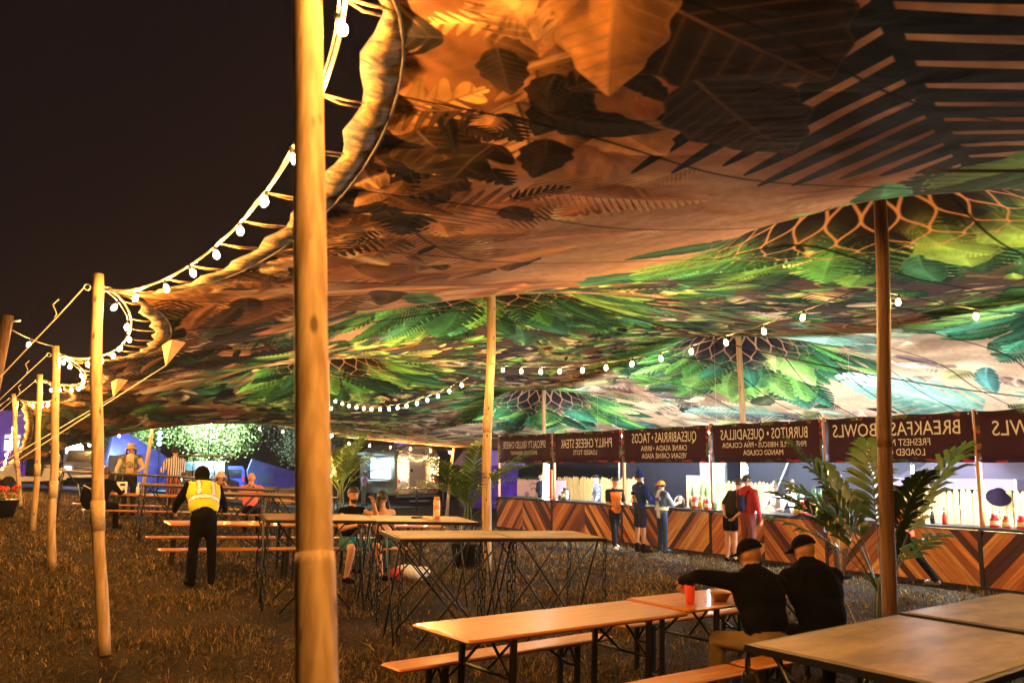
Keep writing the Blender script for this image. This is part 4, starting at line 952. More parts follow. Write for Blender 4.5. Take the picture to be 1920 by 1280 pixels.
MB().lathe([(.0001, 0), (.04, 0), (.042, .14), (.03, .17), (.015, .18), (.0001, .18)], (0, 0, 0), 12).build('body', mat('white_plastic', (.75, .74, .7), .4), c); MB().lathe([(.0001, .18), (.02, .18), (.018, .2), (.005, .26), (.0001, .262)], (0, 0, 0), 10).build('nozzle', mat('white_plastic', (.75, .74, .7), .4), c); MB().box((.02, 0, .25), (.06, .02, .02)).build('trigger', mat('white_plastic', (.75, .74, .7), .4), c)
c = thing('plastic_bag', 'white plastic bag slumped on the grass by the bench end', 'bag', (5.82, 13.35, gz(5.82, 13.35)))
m_ = MB(); m_.ell((0, 0, .1), (.26, .16, .12), 16, 10, M=Matrix.Rotation(.3, 3, 'Y')); m_.ell((.2, .02, .1), (.14, .1, .09), 12, 8); o = m_.build('sack', mat('white_poly', (.72, .68, .66), .35, bump=1.0, bscale=9, var=.1, scale=8), c)
MB().ell((-.25, -.03, .1), (.14, .1, .1), 12, 8).build('red_cloth', mat('red_cloth', (.5, .05, .04), .8), c)

# ------------------------------------------------------------------ things on the bar counter
ZC = 1.026
def on_bar(y, dx=.2): return (XB + dx, y, ZC)
c = thing('cup_tower', 'tall tower of stacked red cups on the far bar counter', 'cups', on_bar(23.35))
for s in (0, 1):
    m_ = MB(); prof = []
    for k in range(32): z = k * .027; prof += [(.045, z), (.052, z + .02), (.049, z + .022)]
    m_.lathe([(.0001, 0)] + prof + [(.05, .87), (.0001, .87)], (0, -.13 * s, 0), 12); m_.build('cup_stack', mat('red_cups', (.75, .14, .06), .45), c)
c = thing('coffee_urn', 'steel coffee urn on the counter beside the tower of red cups', 'urn', on_bar(22.5))
MB().lathe([(.0001, 0), (.13, 0), (.14, .04), (.14, .25), (.1, .29), (.0001, .3)], (0, 0, 0), 16).build('body', mat('brushed_steel', (.6, .6, .6), .25, 1), c); MB().lathe([(.0001, .29), (.1, .29), (.08, .35), (.0001, .36)], (0, 0, 0), 12).build('lid', BLACK, c); MB().tube([(-.14, 0, .08), (-.2, 0, .08), (-.2, 0, .05)], .015, 6).build('tap', BLACK, c); MB().bbox((0, .19, .07), (.2, .12, .14), .01).build('drip_box', BLACK, c)
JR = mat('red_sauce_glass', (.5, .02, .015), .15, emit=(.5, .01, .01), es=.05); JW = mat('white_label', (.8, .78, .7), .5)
def jar(y, dx, label, h=.24, r=.08, col=None):
    c = thing('jar', label, 'jar', on_bar(y, dx), 0, 'jars and cans on the bar')
    MB().lathe([(.0001, 0), (r, 0), (r * 1.03, .02), (r * 1.03, h * .75), (r * .75, h * .9), (r * .7, h), (.0001, h)], (0, 0, 0), 14).build('body', col or JR, c)
    MB().lathe([(.0001, h), (r * .75, h), (r * .75, h + .03), (.0001, h + .032)], (0, 0, 0), 12).build('lid', mat('red_lid', (.6, .05, .04), .4), c)
    MB().lathe([(r * 1.035, h * .25), (r * 1.045, h * .26), (r * 1.045, h * .6), (r * 1.035, h * .61)], (0, 0, 0), 14).build('label', JW, c)
def can(y, dx, label, col, h=.18, r=.06):
    c = thing('can', label, 'can', on_bar(y, dx), 0, 'jars and cans on the bar')
    MB().lathe([(.0001, 0), (r, 0), (r, h), (.0001, h)], (0, 0, 0), 14).build('body', mat(label[:12], col, .4, col2=(.8, .75, .5), scale=9, ramp=(.48, .52)), c); MB().lathe([(r, h), (r * 1.03, h + .004), (r * .95, h + .01), (.0001, h + .006)], (0, 0, 0), 14).build('rim', STEEL, c)
PIN = mat('pineapple_skin', (.3, .16, .03), .6, col2=(.12, .1, .02), scale=26, bump=1.0, bscale=24); PL = mat('pineapple_crown', (.05, .14, .05), .5)
def pineapple(y, dx, label, s=1.0, tilt=0):
    c = thing('pineapple', label, 'pineapple', on_bar(y, dx), random.random() * 6, 'pineapples on the bar'); 
    MB().lathe([(.0001, 0), (.05 * s, 0), (.075 * s, .06 * s), (.078 * s, .12 * s), (.06 * s, .19 * s), (.02, .21 * s), (.0001, .21 * s)], (0, 0, 0), 12).build('fruit', PIN, c)
    m_ = MB()
    for k in range(22):
        a = k * 2.4; rr = .01 + .07 * (k / 22); h0 = .2 * s; hh = (.24 - .14 * k / 22) * s; d = Vector((math.cos(a), math.sin(a), 0)); p = Vector((0, 0, h0)); t_ = p + d * rr * 1.6 + Vector((0, 0, hh)); sd = Vector((-d.y, d.x, 0)) * .012
        m_.add([p - sd, p + sd, p + d * rr * .6 + sd * 1.2 + Vector((0, 0, hh * .5)), p + d * rr * .6 - sd * 1.2 + Vector((0, 0, hh * .5)), t_], [(0, 1, 2, 3), (3, 2, 4)])
    m_.build('leaf_crown', PL, c)
jar(19.1, .12, 'red sauce jar behind the blue hoodie', .26); pineapple(18.95, .35, 'pineapple beside the red sauce jar behind the blue hoodie', 1.15)
jar(16.75, .12, 'red sauce jar right of the brown urn near the king pole', .26, .085); jar(16.3, .1, 'red sauce jar just left of the tacos and burritos post', .23, .075)
pineapple(17.05, .3, 'leftmost pineapple of the cluster by the white-lit king pole', 1.25); pineapple(16.85, .42, 'tall pineapple behind the red sauce jar by the king pole', 1.4); pineapple(16.55, .3, 'pineapple behind the can by the king pole', 1.25); pineapple(16.25, .3, 'pineapple touching the tacos and burritos post', 1.2)
can(16.55, .1, 'yellow printed can between the two red sauce jars', (.5, .35, .03)); can(16.0, .1, 'green printed can just right of the tacos and burritos post', (.1, .35, .2))
jar(13.4, .12, 'red sauce jar beside the white-shirted bar staff', .26, .085); pineapple(13.65, .25, 'pineapple next to the white-shirted bar staff', 1.3); pineapple(13.35, .38, 'tall pineapple behind the jar near the staff', 1.45); pineapple(13.1, .28, 'pineapple at the burritos and breakfast bowl post', 1.35); can(13.6, .1, 'yellow can left of the jar near the staff', (.5, .36, .05)); can(13.12, .1, 'yellow can right of the jar near the staff', (.5, .3, .03))
c = thing('brown_urn', 'squat brown ceramic crock on the counter by the orange cap', 'crock', on_bar(17.4)); MB().lathe([(.0001, 0), (.11, 0), (.13, .1), (.12, .2), (.08, .25), (.0001, .26)], (0, 0, 0), 16).build('body', mat('brown_glaze', (.12, .07, .03), .3), c); MB().lathe([(.0001, .25), (.08, .25), (.06, .28), (.0001, .29)], (0, 0, 0), 12).build('lid', mat('brown_glaze', (.12, .07, .03), .3), c)
def bottle(y, dx, label, col, h=.24, r=.035):
    c = thing('sauce_bottle', label, 'bottle', on_bar(y, dx), 0, 'sauce bottles on the near counter')
    MB().lathe([(.0001, 0), (r, 0), (r, h * .62), (r * .45, h * .82), (r * .4, h), (.0001, h)], (0, 0, 0), 12).build('body', mat('sauce_%d' % int(col[0] * 1000 + col[1] * 100), col, .25), c); MB().lathe([(.0001, h), (r * .5, h), (r * .2, h + .05), (.0001, h + .052)], (0, 0, 0), 8).build('cap', mat('cap_%d' % int(col[1] * 100), (.02, .02, .02) if col[0] < .5 else (.7, .1, .05), .4), c)
for y_, lb, col, h in ((11.15, 'dark brown sauce bottle, leftmost of the near counter row', (.06, .02, .01), .3), (10.98, 'yellow mustard bottle, second of the near counter row', (.6, .36, .02), .22), (10.82, 'amber sauce bottle, third of the near counter row', (.35, .12, .02), .22), (10.66, 'small amber bottle in the middle of the near counter row', (.4, .16, .03), .2), (10.48, 'black sauce bottle, fifth of the near counter row', (.015, .015, .015), .27), (10.24, 'red ketchup bottle beside the near banner post', (.55, .03, .015), .26)): bottle(y_, .15, lb, col, h, .04)
jar(9.32, .15, 'red jar just right of the near banner post', .2, .075); jar(9.1, .15, 'orange jar second right of the near banner post', .18, .07, mat('orange_jar', (.5, .15, .02), .2)); jar(8.85, .15, 'red jar third right of the near banner post', .2, .075); jar(8.62, .15, 'red jar at the right end of the near counter', .2, .075)

# ------------------------------------------------------------------ palms in black tubs
def frond_mesh(L, n, wl, ll, rise, droop, m, st=.22):
    mb = MB(); pts = []; k = 14
    for i in range(k + 1):
        s = i / k; pts.append(Vector((L * s * math.cos(rise - droop * s * .6), 0, L * s * math.sin(rise) - droop * L * s * s * .55)))
    mb.tube(pts, [.009 * (1 - .75 * i / k) for i in range(k + 1)], 5)
    def at(s):
        f = s * k; i = min(k - 1, int(f)); return pts[i].lerp(pts[i + 1], f - i), (pts[i + 1] - pts[i]).normalized()
    for j in range(n):
        s = st + (1 - st) * (j + .5) / n
        for sd in (-1, 1):
            p, t = at(min(.995, s + random.uniform(-.01, .01))); l = ll * math.sin(math.pi * min(1, max(.04, (s - st + .1) / (1.12 - st)))) ** .6 * random.uniform(.85, 1.1) + .03
            side = Vector((0, sd, 0)); up = t.cross(side) * sd * -1
            if up.z < 0: up = -up
            d = (side * .78 + t * (.5 + .45 * s) + up * random.uniform(.05, .35)).normalized(); q = d.cross(up).normalized() * wl
            dr = Vector((0, 0, -1))
            a = p; b1 = p + d * l * .35 + dr * l * .03; c1 = p + d * l * .72 + dr * l * .14; e = p + d * l * .98 + dr * l * .32
            mb.add([a - q * .35, a + q * .35, b1 + q, b1 - q, c1 + q * .8, c1 - q * .8, e], [(0, 1, 2, 3), (3, 2, 4, 5), (5, 4, 6)], 0, True)
    return mb.mesh('frond', m)
FR = mat('palm_leaf_green', (.055, .13, .022), .42, var=.35, scale=5, spec=.5); FR2 = mat('palm_leaf_yellow_green', (.11, .17, .03), .45, var=.35, scale=5)
def palm(x, y, label, specs, pot_r=.22, pot_h=.34, base=.9, seed=1, mtl=None, st=.22):
    random.seed(seed); t = thing('potted_palm', label, 'palm', (x, y, gz(x, y)), 0, 'palms in black tubs')
    MB().lathe([(.0001, 0), (pot_r * .82, 0), (pot_r, pot_h), (pot_r * 1.06, pot_h + .02), (pot_r * .95, pot_h + .015), (pot_r * .9, pot_h - .04), (.0001, pot_h - .04)], (0, 0, 0), 20).build('tub', BLACK, t)
    for k in range(6):
        a = k * 1.05; MB().tube([(.06 * math.cos(a), .06 * math.sin(a), pot_h - .05), (.09 * math.cos(a), .09 * math.sin(a), base * .6), (.05 * math.cos(a), .05 * math.sin(a), base)], [.016, .013, .009], 7).build('stem', mat('palm_stem', (.08, .1, .03), .6), t)
    for (az, L, rise, droop, n, wl, ll) in specs:
        me = frond_mesh(L, n, wl, ll, rise, droop, mtl or FR, st); o = link('frond', me, t, (.05 * math.cos(az), .05 * math.sin(az), base * random.uniform(.75, 1))); o.rotation_euler = (0, 0, az)
    random.seed(seed + 100); return t
cr = math.radians(-YAW)   # a direction to the right in the view
sp = [(cr + .1, 2.0, 1.28, .34, 21, .034, .5), (cr + math.pi - .15, 1.95, 1.32, .32, 21, .034, .48), (cr + math.pi + .2, 1.6, 1.12, .5, 19, .032, .42), (cr + 2.2, 1.75, 1.4, .36, 19, .03, .4), (cr - 1.2, 1.6, 1.42, .4, 19, .03, .38), (cr + .5, 1.15, .95, .65, 12, .028, .32), (cr + math.pi - .75, 1.55, 1.22, .5, 17, .03, .4), (cr + 1.3, 1.9, 1.36, .34, 19, .03, .4), (cr + 2.8, 1.3, 1.0, .55, 12, .028, .34)]
palm(7.95, 6.3, 'broad-leaved potted palm wrapped round the dark-stained king pole', sp, .24, .36, .85, 3, mat('palm_leaf_dark', (.035, .085, .016), .4, var=.35, scale=5), .36)
def many(n, L0, L1, seed, wl=.012, ll=.36):
    random.seed(seed); return [(6.28 * (_ + random.uniform(-.3, .3)) / n, random.uniform(L0, L1), random.uniform(.9, 1.45), random.uniform(.35, .8), 24, wl, ll) for _ in range(n)]
palm(7.5, 14.7, 'feathery dark potted palm at the foot of the mid-tent king pole', many(19, 1.2, 1.8, 5) + [(cr + .1, 1.5, .75, .9, 24, .012, .42), (cr + math.pi, 1.3, .7, .9, 22, .012, .36), (cr + .4, 1.45, .9, .8, 24, .012, .42)], .3, .42, 1.15, 6)
palm(8.1, 23.3, 'yellow-green potted palm beside the thin king pole strung with bulbs', many(20, 1.3, 2.0, 9, .014, .42), .28, .4, 1.2, 10, FR2)
# ------------------------------------------------------------------ people
SKIN = {'light': mat('skin_light', (.5, .26, .16), .5, spec=.35), 'tan': mat('skin_tan', (.36, .17, .09), .5, spec=.35), 'dark': mat('skin_dark', (.09, .04, .022), .45, spec=.4), 'pale': mat('skin_pale', (.6, .38, .28), .5, spec=.3)}
def cloth(name, col, **k): return mat('cloth_' + name, col, .85, spec=.2, bump=.6, bscale=9, var=k.pop('var', .15), scale=6, **k)
DARKHAIR = mat('dark_hair', (.012, .009, .008), .5); BROWNHAIR = mat('brown_hair', (.06, .025, .012), .5); EYE = mat('eye_dark', (.02, .012, .01), .3); LIPS = mat('lips', (.3, .09, .07), .5)
BLK = mat('cloth_black', (.0045, .0045, .005), .95, spec=.04, bump=.7, bscale=8, var=.3, scale=6) 
def sphere_pts(c, r, M=None): pass
class Body:
    def __init__(s): s.mb = MB(); s.pr = []; s.mats = []; s.fine = MB()
    def mi(s, m):
        if m not in s.mats: s.mats.append(m)
        return s.mats.index(m)
    def cap(s, a, b, ra, rb, m):
        a = Vector(a); b = Vector(b); d = b - a; n = 5; pts = []; rs = []
        u = d.normalized() if d.length > 1e-6 else Vector((0, 0, 1))
        for k in range(n, 0, -1): an = math.pi / 2 * k / n; pts.append(a - u * ra * math.sin(an)); rs.append(max(1e-4, ra * math.cos(an)))
        pts += [a, b]; rs += [ra, rb]
        for k in range(1, n + 1): an = math.pi / 2 * k / n; pts.append(b + u * rb * math.sin(an)); rs.append(max(1e-4, rb * math.cos(an)))
        s.mb.tube(pts, rs, 12); s.pr.append(('c', np.array(a), np.array(b), ra, rb, s.mi(m)))
    def ell(s, c, r, m, M=None):
        s.mb.ell(c, r, 14, 10, 0, M); s.pr.append(('e', np.array(c), np.array(r), np.array(M if M is not None else Matrix.Identity(3)), 0, s.mi(m)))
    def classify(s, P):
        best = np.full(len(P), 9.); idx = np.zeros(len(P), int); pi = np.zeros(len(P), int)
        for k, p in enumerate(s.pr):
            if p[0] == 'c':
                a, b = p[1], p[2]; d = b - a; L = max(1e-9, d @ d); t = np.clip((P - a) @ d / L, 0, 1); q = a + t[:, None] * d; dist = np.linalg.norm(P - q, axis=1) - (p[3] + (p[4] - p[3]) * t)
            else:
                q = (P - p[1]) @ p[3]; rn = np.linalg.norm(q / p[2], axis=1); dist = (rn - 1) * p[2].min()
            m = dist < best; best[m] = dist[m]; idx[m] = p[5]; pi[m] = k
        return idx, pi
    def finish(s, voxel, smooth=4):
        me = s.mb.mesh('tmp', []); o = bpy.data.objects.new('tmp', me); COL.objects.link(o)
        r = o.modifiers.new('r', 'REMESH'); r.mode = 'VOXEL'; r.voxel_size = voxel; r.use_smooth_shade = True
        q = o.modifiers.new('q', 'SMOOTH'); q.iterations = smooth; q.factor = .5
        dg = bpy.context.evaluated_depsgraph_get(); out = bpy.data.meshes.new_from_object(o.evaluated_get(dg)); bpy.data.objects.remove(o); bpy.data.meshes.remove(me)
        nv = len(out.vertices); co = np.empty(nv * 3); out.vertices.foreach_get('co', co); co = co.reshape(-1, 3)
        fs = [tuple(p.vertices) for p in out.polygons]; cen = np.array([co[list(f)].mean(0) for f in fs]); no = np.empty(nv * 3); out.vertices.foreach_get('normal', no); no = no.reshape(-1, 3)
        mi, pi = s.classify(cen); bpy.data.meshes.remove(out); return co, no, fs, cen, mi, pi
def V(*a): return Vector(a)
def person(label, loc, rz, h=1.74, skin='light', shirt=None, pants=None, shoes=None, sleeve=1.0, shorts=None, lean=0.0, side=0.0, head=(0, 0), arms=None, legs=None, seat=None, hair=DARKHAIR, hairlen=0, hat=None, loose=1.0, voxel=.02, vest=None, socks=None, female=False, beard=False, twist=0.0, extra=None, hood=None, zoff=0.0, smooth=4, coat=None, curl=.5, facehair=None):
    k = h / 1.75; sk = SKIN[skin]; shoes = shoes or BLK; B = Body()
    Pz = (seat if seat is not None else .95 * k); P = V(0, 0, Pz + (.09 if seat is not None else 0))
    u = (Matrix.Rotation(-lean, 3, 'X') @ Matrix.Rotation(side, 3, 'Y')) @ V(0, 0, 1); rt = Matrix.Rotation(twist, 3, 'Z') @ Matrix.Rotation(side, 3, 'Y') @ V(1, 0, 0); f = u.cross(rt).normalized(); f = f if f.y * math.cos(twist) - f.x * math.sin(twist) > -.2 else -f
    M = Matrix((rt, f, u)).transposed()
    sw = (.17 if female else .19) * k
    B.ell(P, V(.155, .115, .13) * k, pants, M); B.ell(P + u * .17 * k, V(.145, .108, .17) * k * loose, shirt, M); B.ell(P + u * .35 * k, V(.165, .118, .19) * k * loose, shirt, M)
    S = [P + u * .455 * k + rt * (sg * sw) for sg in (-1, 1)]
    B.cap(S[0], S[1], .062 * k * loose, .062 * k * loose, shirt); B.cap(P + u * .4 * k, P + u * .47 * k, .1 * k, .075 * k, shirt)
    nk = P + u * .5 * k; hd = (Matrix.Rotation(-head[0], 3, 'X') @ V(0, 0, 1)); hd = (u * .35 + hd * .65).normalized()
    Mh = Matrix.Rotation(head[1] + twist, 3, 'Z') @ Matrix.Rotation(-head[0], 3, 'X'); hc = nk + hd * .185 * k
    B.cap(nk - u * .03, nk + hd * .1 * k, .056 * k, .052 * k, sk)
    def H(x, y, z): return hc + Mh @ (V(x, y, z) * k)
    B.ell(hc + Mh @ V(0, -.006, .02), V(.077, .096, .1) * k, sk, Mh); B.ell(H(0, .022, -.05), V(.056, .068, .068) * k, sk, Mh); B.cap(H(0, .09, .012), H(0, .108, -.022), .011 * k, .016 * k, sk)
    for sg in (-1, 1): B.ell(H(sg * .08, -.008, -.005), V(.012, .022, .032) * k, sk, Mh)
    if beard: B.ell(H(0, .03, -.065), V(.055, .066, .055) * k, hair, Mh)
    # legs
    for i, sg in enumerate((-1, 1)):
        hp = P + (Matrix.Rotation(twist, 3, 'Z') @ V(sg * .085 * k, 0, -.03 * k))
        lg = (legs[i] if legs else None) or ((sg * .03, .02, -1), (sg * .01, -.03, -1))
        th = V(*lg[0]).normalized(); sh = V(*lg[1]).normalized(); kn = hp + th * .42 * k; an = kn + sh * .41 * k
        fr = shorts if shorts else 1.0
        pr_ = 1.12 if shorts else 1.1
        mid = hp.lerp(kn, min(1, fr)); B.cap(hp, mid, .085 * k * pr_, (.085 - .028 * min(1, fr)) * k * (1.3 if shorts else 1.22), pants)
        if fr < 1: B.cap(mid, kn, (.085 - .026 * fr) * k, .056 * k, sk)
        lm = sk if shorts else pants; q_ = 1.0 if shorts else 1.2; B.cap(kn, kn.lerp(an, .35), .055 * k * q_, .056 * k * q_, lm); B.cap(kn.lerp(an, .35), an, .056 * k * q_, .037 * k * (1.5 if not shorts else 1), lm)
        if socks: B.cap(kn.lerp(an, .7), an, .047 * k, .042 * k, socks)
        fo = (lg[2] if len(lg) > 2 else (sg * .18, 1, 0)); fo = V(*fo).normalized()
        heel = an + V(0, 0, -.04 * k) - fo * .03; B.cap(heel, heel + fo * .2 * k + V(0, 0, -.006), .047 * k, .04 * k, shoes)
    # arms
    for i, sg in enumerate((-1, 1)):
        ar = (arms[i] if arms else None) or ((sg * .2, .05, -1), (sg * .05, .22, -1)); ua = V(*ar[0]).normalized(); fa = V(*ar[1]).normalized()
        el = S[i] + ua * .285 * k; wr = el + fa * .25 * k
        cut = sleeve * .285 if sleeve <= 1 else .285; q = min(1, sleeve)
        m1 = S[i].lerp(el, q); B.cap(S[i], m1, .058 * k * loose, (.058 - .012 * q) * k * loose * (1.12 if sleeve < 1 else 1.0), shirt)
        if q < 1: B.cap(m1, el, .046 * k, .04 * k, sk)
        B.cap(el, wr, .043 * k * (loose if sleeve >= 1.5 else 1), .03 * k * (1.2 if sleeve >= 1.5 else 1), shirt if sleeve >= 1.5 else sk)
        # hand with five bent fingers
        hdv = V(*(ar[2] if len(ar) > 2 else tuple(fa))).normalized(); pl = V(*(ar[3] if len(ar) > 3 else (-sg, 0, 0))); ac = hdv.cross(pl).normalized(); pl = ac.cross(hdv).normalized()
        B.ell(wr + hdv * .045 * k, (V(.02, .038, .05) * k), sk, Matrix((pl, ac, hdv)).transposed())
        for j in range(4):
            o = wr + hdv * .085 * k + ac * ((j - 1.5) * .019 * k); l = (.034, .04, .038, .03)[j] * k; c1 = (hdv * (1 - curl * .35) + pl * curl).normalized(); c2 = (hdv * (1 - curl) + pl * curl * 1.5).normalized()
            B.fine.tube([o - hdv * .02, o + hdv * .008, o + c1 * l, o + c1 * l + c2 * l * .8], [.0095 * k, .0092 * k, .0085 * k, .006 * k], 6)
        o = wr + hdv * .03 * k + ac * ((1 if ac.dot(V(0, 1, .3)) > 0 else -1) * .034 * k); tv = (hdv * .7 + (o - wr - hdv * .03 * k).normalized() * .6 + pl * .3).normalized(); B.fine.tube([o - tv * .01, o + tv * .03 * k, o + (tv + pl * .3).normalized() * .058 * k], [.012 * k, .011 * k, .008 * k], 6)
    if extra: extra(B, P, u, rt, f, H, k)
    if hood: B.ell(H(0, -.03, 0), V(.105, .125, .13) * k, hood, Mh)
    co, no, fs, cen, mi, pi = B.finish(voxel, smooth)
    # eyes, brows, mouth
    fm = MB(); fm.v = [tuple(c) for c in co]; fm.f = list(fs); fm.m = [int(v) for v in mi]; fm.sm = [True] * len(fs)
    ms = B.mi(sk); fm.add(B.fine.v, B.fine.f, ms, True)
    if not hood:
        for sg in (-1, 1):
            fm.ell(H(sg * .032, .082, .012), (.008 * k, .006 * k, .005 * k), 6, 5, B.mi(EYE), Mh); fm.tube([H(sg * .014, .094, .03), H(sg * .032, .094, .035), H(sg * .052, .082, .03)], .003 * k, 4, B.mi(hair))
        fm.tube([H(-.024, .082, -.052), H(0, .092, -.053), H(.024, .082, -.052)], .006 * k, 5, B.mi(LIPS))
    z0 = gz(loc[0], loc[1]) if len(loc) < 3 else loc[2]
    o = fm.build('person', B.mats); o.location = (loc[0], loc[1], z0 + zoff + .012); o.rotation_euler = (0, 0, rz); tag(o, label, 'person', None)
    # hair cap
    if hair and hairlen is not None and not hood:
        hm = MB(); prof = 12
        vs = []; idx = {}; n1, n2 = 16, 20
        for a in range(n1 + 1):
            th = math.pi * a / n1 * .62
            for b in range(n2):
                ph = 2 * math.pi * b / n2; d = V(math.sin(th) * math.cos(ph), math.sin(th) * math.sin(ph), math.cos(th)); lim = 1.0
                fr = max(0, d.y); r = V(.086, .104, .112) * k * (1 + .04 * math.sin(ph * 7 + a))
                p = V(d.x * r.x, d.y * r.y - .008 * k, d.z * r.z + .022 * k)
                if d.y > .25 and p.z < .055 * k: p.z = .055 * k + (p.z - .055 * k) * .15; p.y = min(p.y, .085 * k)
                vs.append(hc + Mh @ p)
        fsx = [(a * n2 + b, a * n2 + (b + 1) % n2, (a + 1) * n2 + (b + 1) % n2, (a + 1) * n2 + b) for a in range(n1) for b in range(n2)]
        hm.add(vs, fsx, 0, True)
        if hairlen > 0:
            for b in range(22):
                ph = math.pi + math.pi * 1.15 * (b / 21 - .5) - math.pi / 2 ; d = V(math.cos(ph), math.sin(ph), 0); st = H(d.x * .07, d.y * .085 - .01, .03)
                if d.y > .3: continue
                end = st + V(0, 0, -hairlen * random.uniform(.8, 1.05)) + (Mh @ d) * .03 - u * 0; mid = st.lerp(end, .4) + (Mh @ d) * .035
                hm.tube([st, mid, end], [.026, .024, .008], 6)
        hm.build('hair', hair, o)
    if hat:
        kind, hmat = hat[0], hat[1]; hb = MB()
        if kind in ('cap', 'backcap'):
            n1, n2 = 7, 20; vs = []
            for a in range(n1 + 1):
                th = math.pi / 2 * a / n1
                for b in range(n2):
                    ph = 2 * math.pi * b / n2; vs.append(hc + Mh @ (V(math.sin(th) * math.cos(ph) * .092, math.sin(th) * math.sin(ph) * .112 - .008, math.cos(th) * .1 + .035) * k))
            hb.add(vs, [(a * n2 + b, a * n2 + (b + 1) % n2, (a + 1) * n2 + (b + 1) % n2, (a + 1) * n2 + b) for a in range(n1) for b in range(n2)], 0, True); c = hb.build('cap_crown', hmat, o)
            vb = MB(); sg = 1 if kind == 'cap' else -1; vs = []
            for q in range(9):
                a = math.pi * (q / 8) ; x = math.cos(a) * .082
                vs += [H(x, sg * (.06 + .03 * math.sin(a)), .042), H(x * 1.02, sg * (.085 + .1 * math.sin(a) ** .7), .03 - .012 * abs(math.cos(a)) + .008)]
            vb.add(vs, [(2 * q, 2 * q + 2, 2 * q + 3, 2 * q + 1) for q in range(8)], 0, True); v = vb.build('cap_visor', hmat, o); v.modifiers.new('s', 'SOLIDIFY').thickness = .006
            MB().ell(H(0, -.008, .136), .008, 8, 5).build('cap_button', hmat, o)
            if len(hat) > 2: MB().box(tuple(H(hat[3][0], hat[3][1], hat[3][2])), (.03, .012, .02), 0, Mh).build('cap_badge', hat[2], o)
        elif kind == 'bucket':
            prof = [(.0001, .14), (.065, .138), (.078, .125), (.094, .05), (.1, .045), (.145, .0), (.147, -.004), (.143, -.004), (.098, .038)]
            hb.lathe([(a * k, b * k) for a, b in prof], tuple(hc), 20, 0, True, Mh); hb.build('bucket_hat', hmat, o)
        elif kind == 'brim':
            prof = [(.0001, .15), (.06, .15), (.075, .13), (.09, .05), (.16, .045), (.19, .055), (.19, .05), (.16, .038), (.088, .04)]
            hb.lathe([(a * k, b * k) for a, b in prof], tuple(hc), 20, 0, True, Mh); hb.build('wide_hat', hmat, o)
        elif kind == 'beanie':
            prof = [(.0001, .14), (.04, .135), (.078, .1), (.098, .04), (.104, .015), (.104, -.012), (.098, -.014)]
            hb.lathe([(a * k, b * k) for a, b in prof], tuple(hc + Mh @ V(0, -.008, .01)), 18, 0, True, Mh); hb.build('beanie', hmat, o)
            if len(hat) > 2:
                pm = MB(); pm.ell(H(0, -.01, .175), .042 * k, 10, 8); pm.build('pom_pom', hat[2], o)
    # clothing shells lifted off the body surface
    for (nm, pred, off, mlist, mfun) in (vest or []):
        loc_ = (cen - np.array(P)) @ np.array(M)            # columns: right, forward, up
        torso = np.isin(pi, [0, 1, 2, 3, 4])
        keep = np.array([bool(t_) and bool(pred(q)) for t_, q in zip(torso, loc_)])
        used = {}; vs = []; ff = []; mm = []
        for i in np.where(keep)[0]:
            g = []
            for v in fs[i]:
                if v not in used: used[v] = len(vs); vs.append(tuple(co[v] + no[v] * off))
                g.append(used[v])
            ff.append(tuple(g)); mm.append(mfun(loc_[i]))
        if not ff: continue
        b_ = MB(); b_.v = vs; b_.f = ff; b_.m = mm; b_.sm = [True] * len(ff); so2 = b_.build(nm, mlist, o); md = so2.modifiers.new('s', 'SOLIDIFY'); md.thickness = .006; md.offset = -1
    return o, dict(P=P, u=u, rt=rt, f=f, H=H, k=k, hc=hc, S=S, M=M)
def child(o, name, mb, m): return mb.build(name, m, o)
SEATLEGS = [((-.12, 1, -.05), (-.02, .05, -1)), ((.12, 1, -.05), (.02, .05, -1))]
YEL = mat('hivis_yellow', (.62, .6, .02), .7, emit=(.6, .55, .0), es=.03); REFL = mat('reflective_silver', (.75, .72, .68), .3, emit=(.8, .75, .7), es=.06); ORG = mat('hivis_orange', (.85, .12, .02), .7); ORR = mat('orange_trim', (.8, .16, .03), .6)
toA = lambda x, y: -math.atan2(x, y)     # heading straight away from the camera
# 1 reveller bending over the table in a yellow vest
def vest_pred(q): return q[2] > .02 and q[2] < .47 and abs(q[0]) < .21
def vest_m(q):
    x, y, z = q
    if .17 < z < .235: return 1
    if .155 < z <= .17 or .235 <= z < .25: return 2
    if z > .235 and y < .02 and (.07 < abs(x) < .115): return 1
    if z > .235 and y < .02 and (.058 < abs(x) <= .07 or .115 <= abs(x) < .127): return 2
    return 0
def coat(B, P, u, rt, f, H, k):
    B.cap(P - u * .04, P - V(0, -.02, .16), .14, .15, BLK)
person('person in yellow reflective vest and black hoodie bending over the beer table', (2.62, 13.2), toA(2.62, 13.2) + .25, 1.78, 'light', BLK, BLK, BLK, 2, lean=.66, side=.1, head=(.9, .1), arms=[((-.5, .5, -.9), (.1, .9, -.5)), ((.5, .6, -.8), (-.1, .9, -.4))], legs=[((-.09, .02, -1), (-.02, -.05, -1)), ((.09, .02, -1), (.03, -.05, -1))], hood=BLK, vest=[('reflective_vest', vest_pred, .02, [YEL, REFL, ORR], vest_m)], loose=1.34, extra=coat, socks=None)
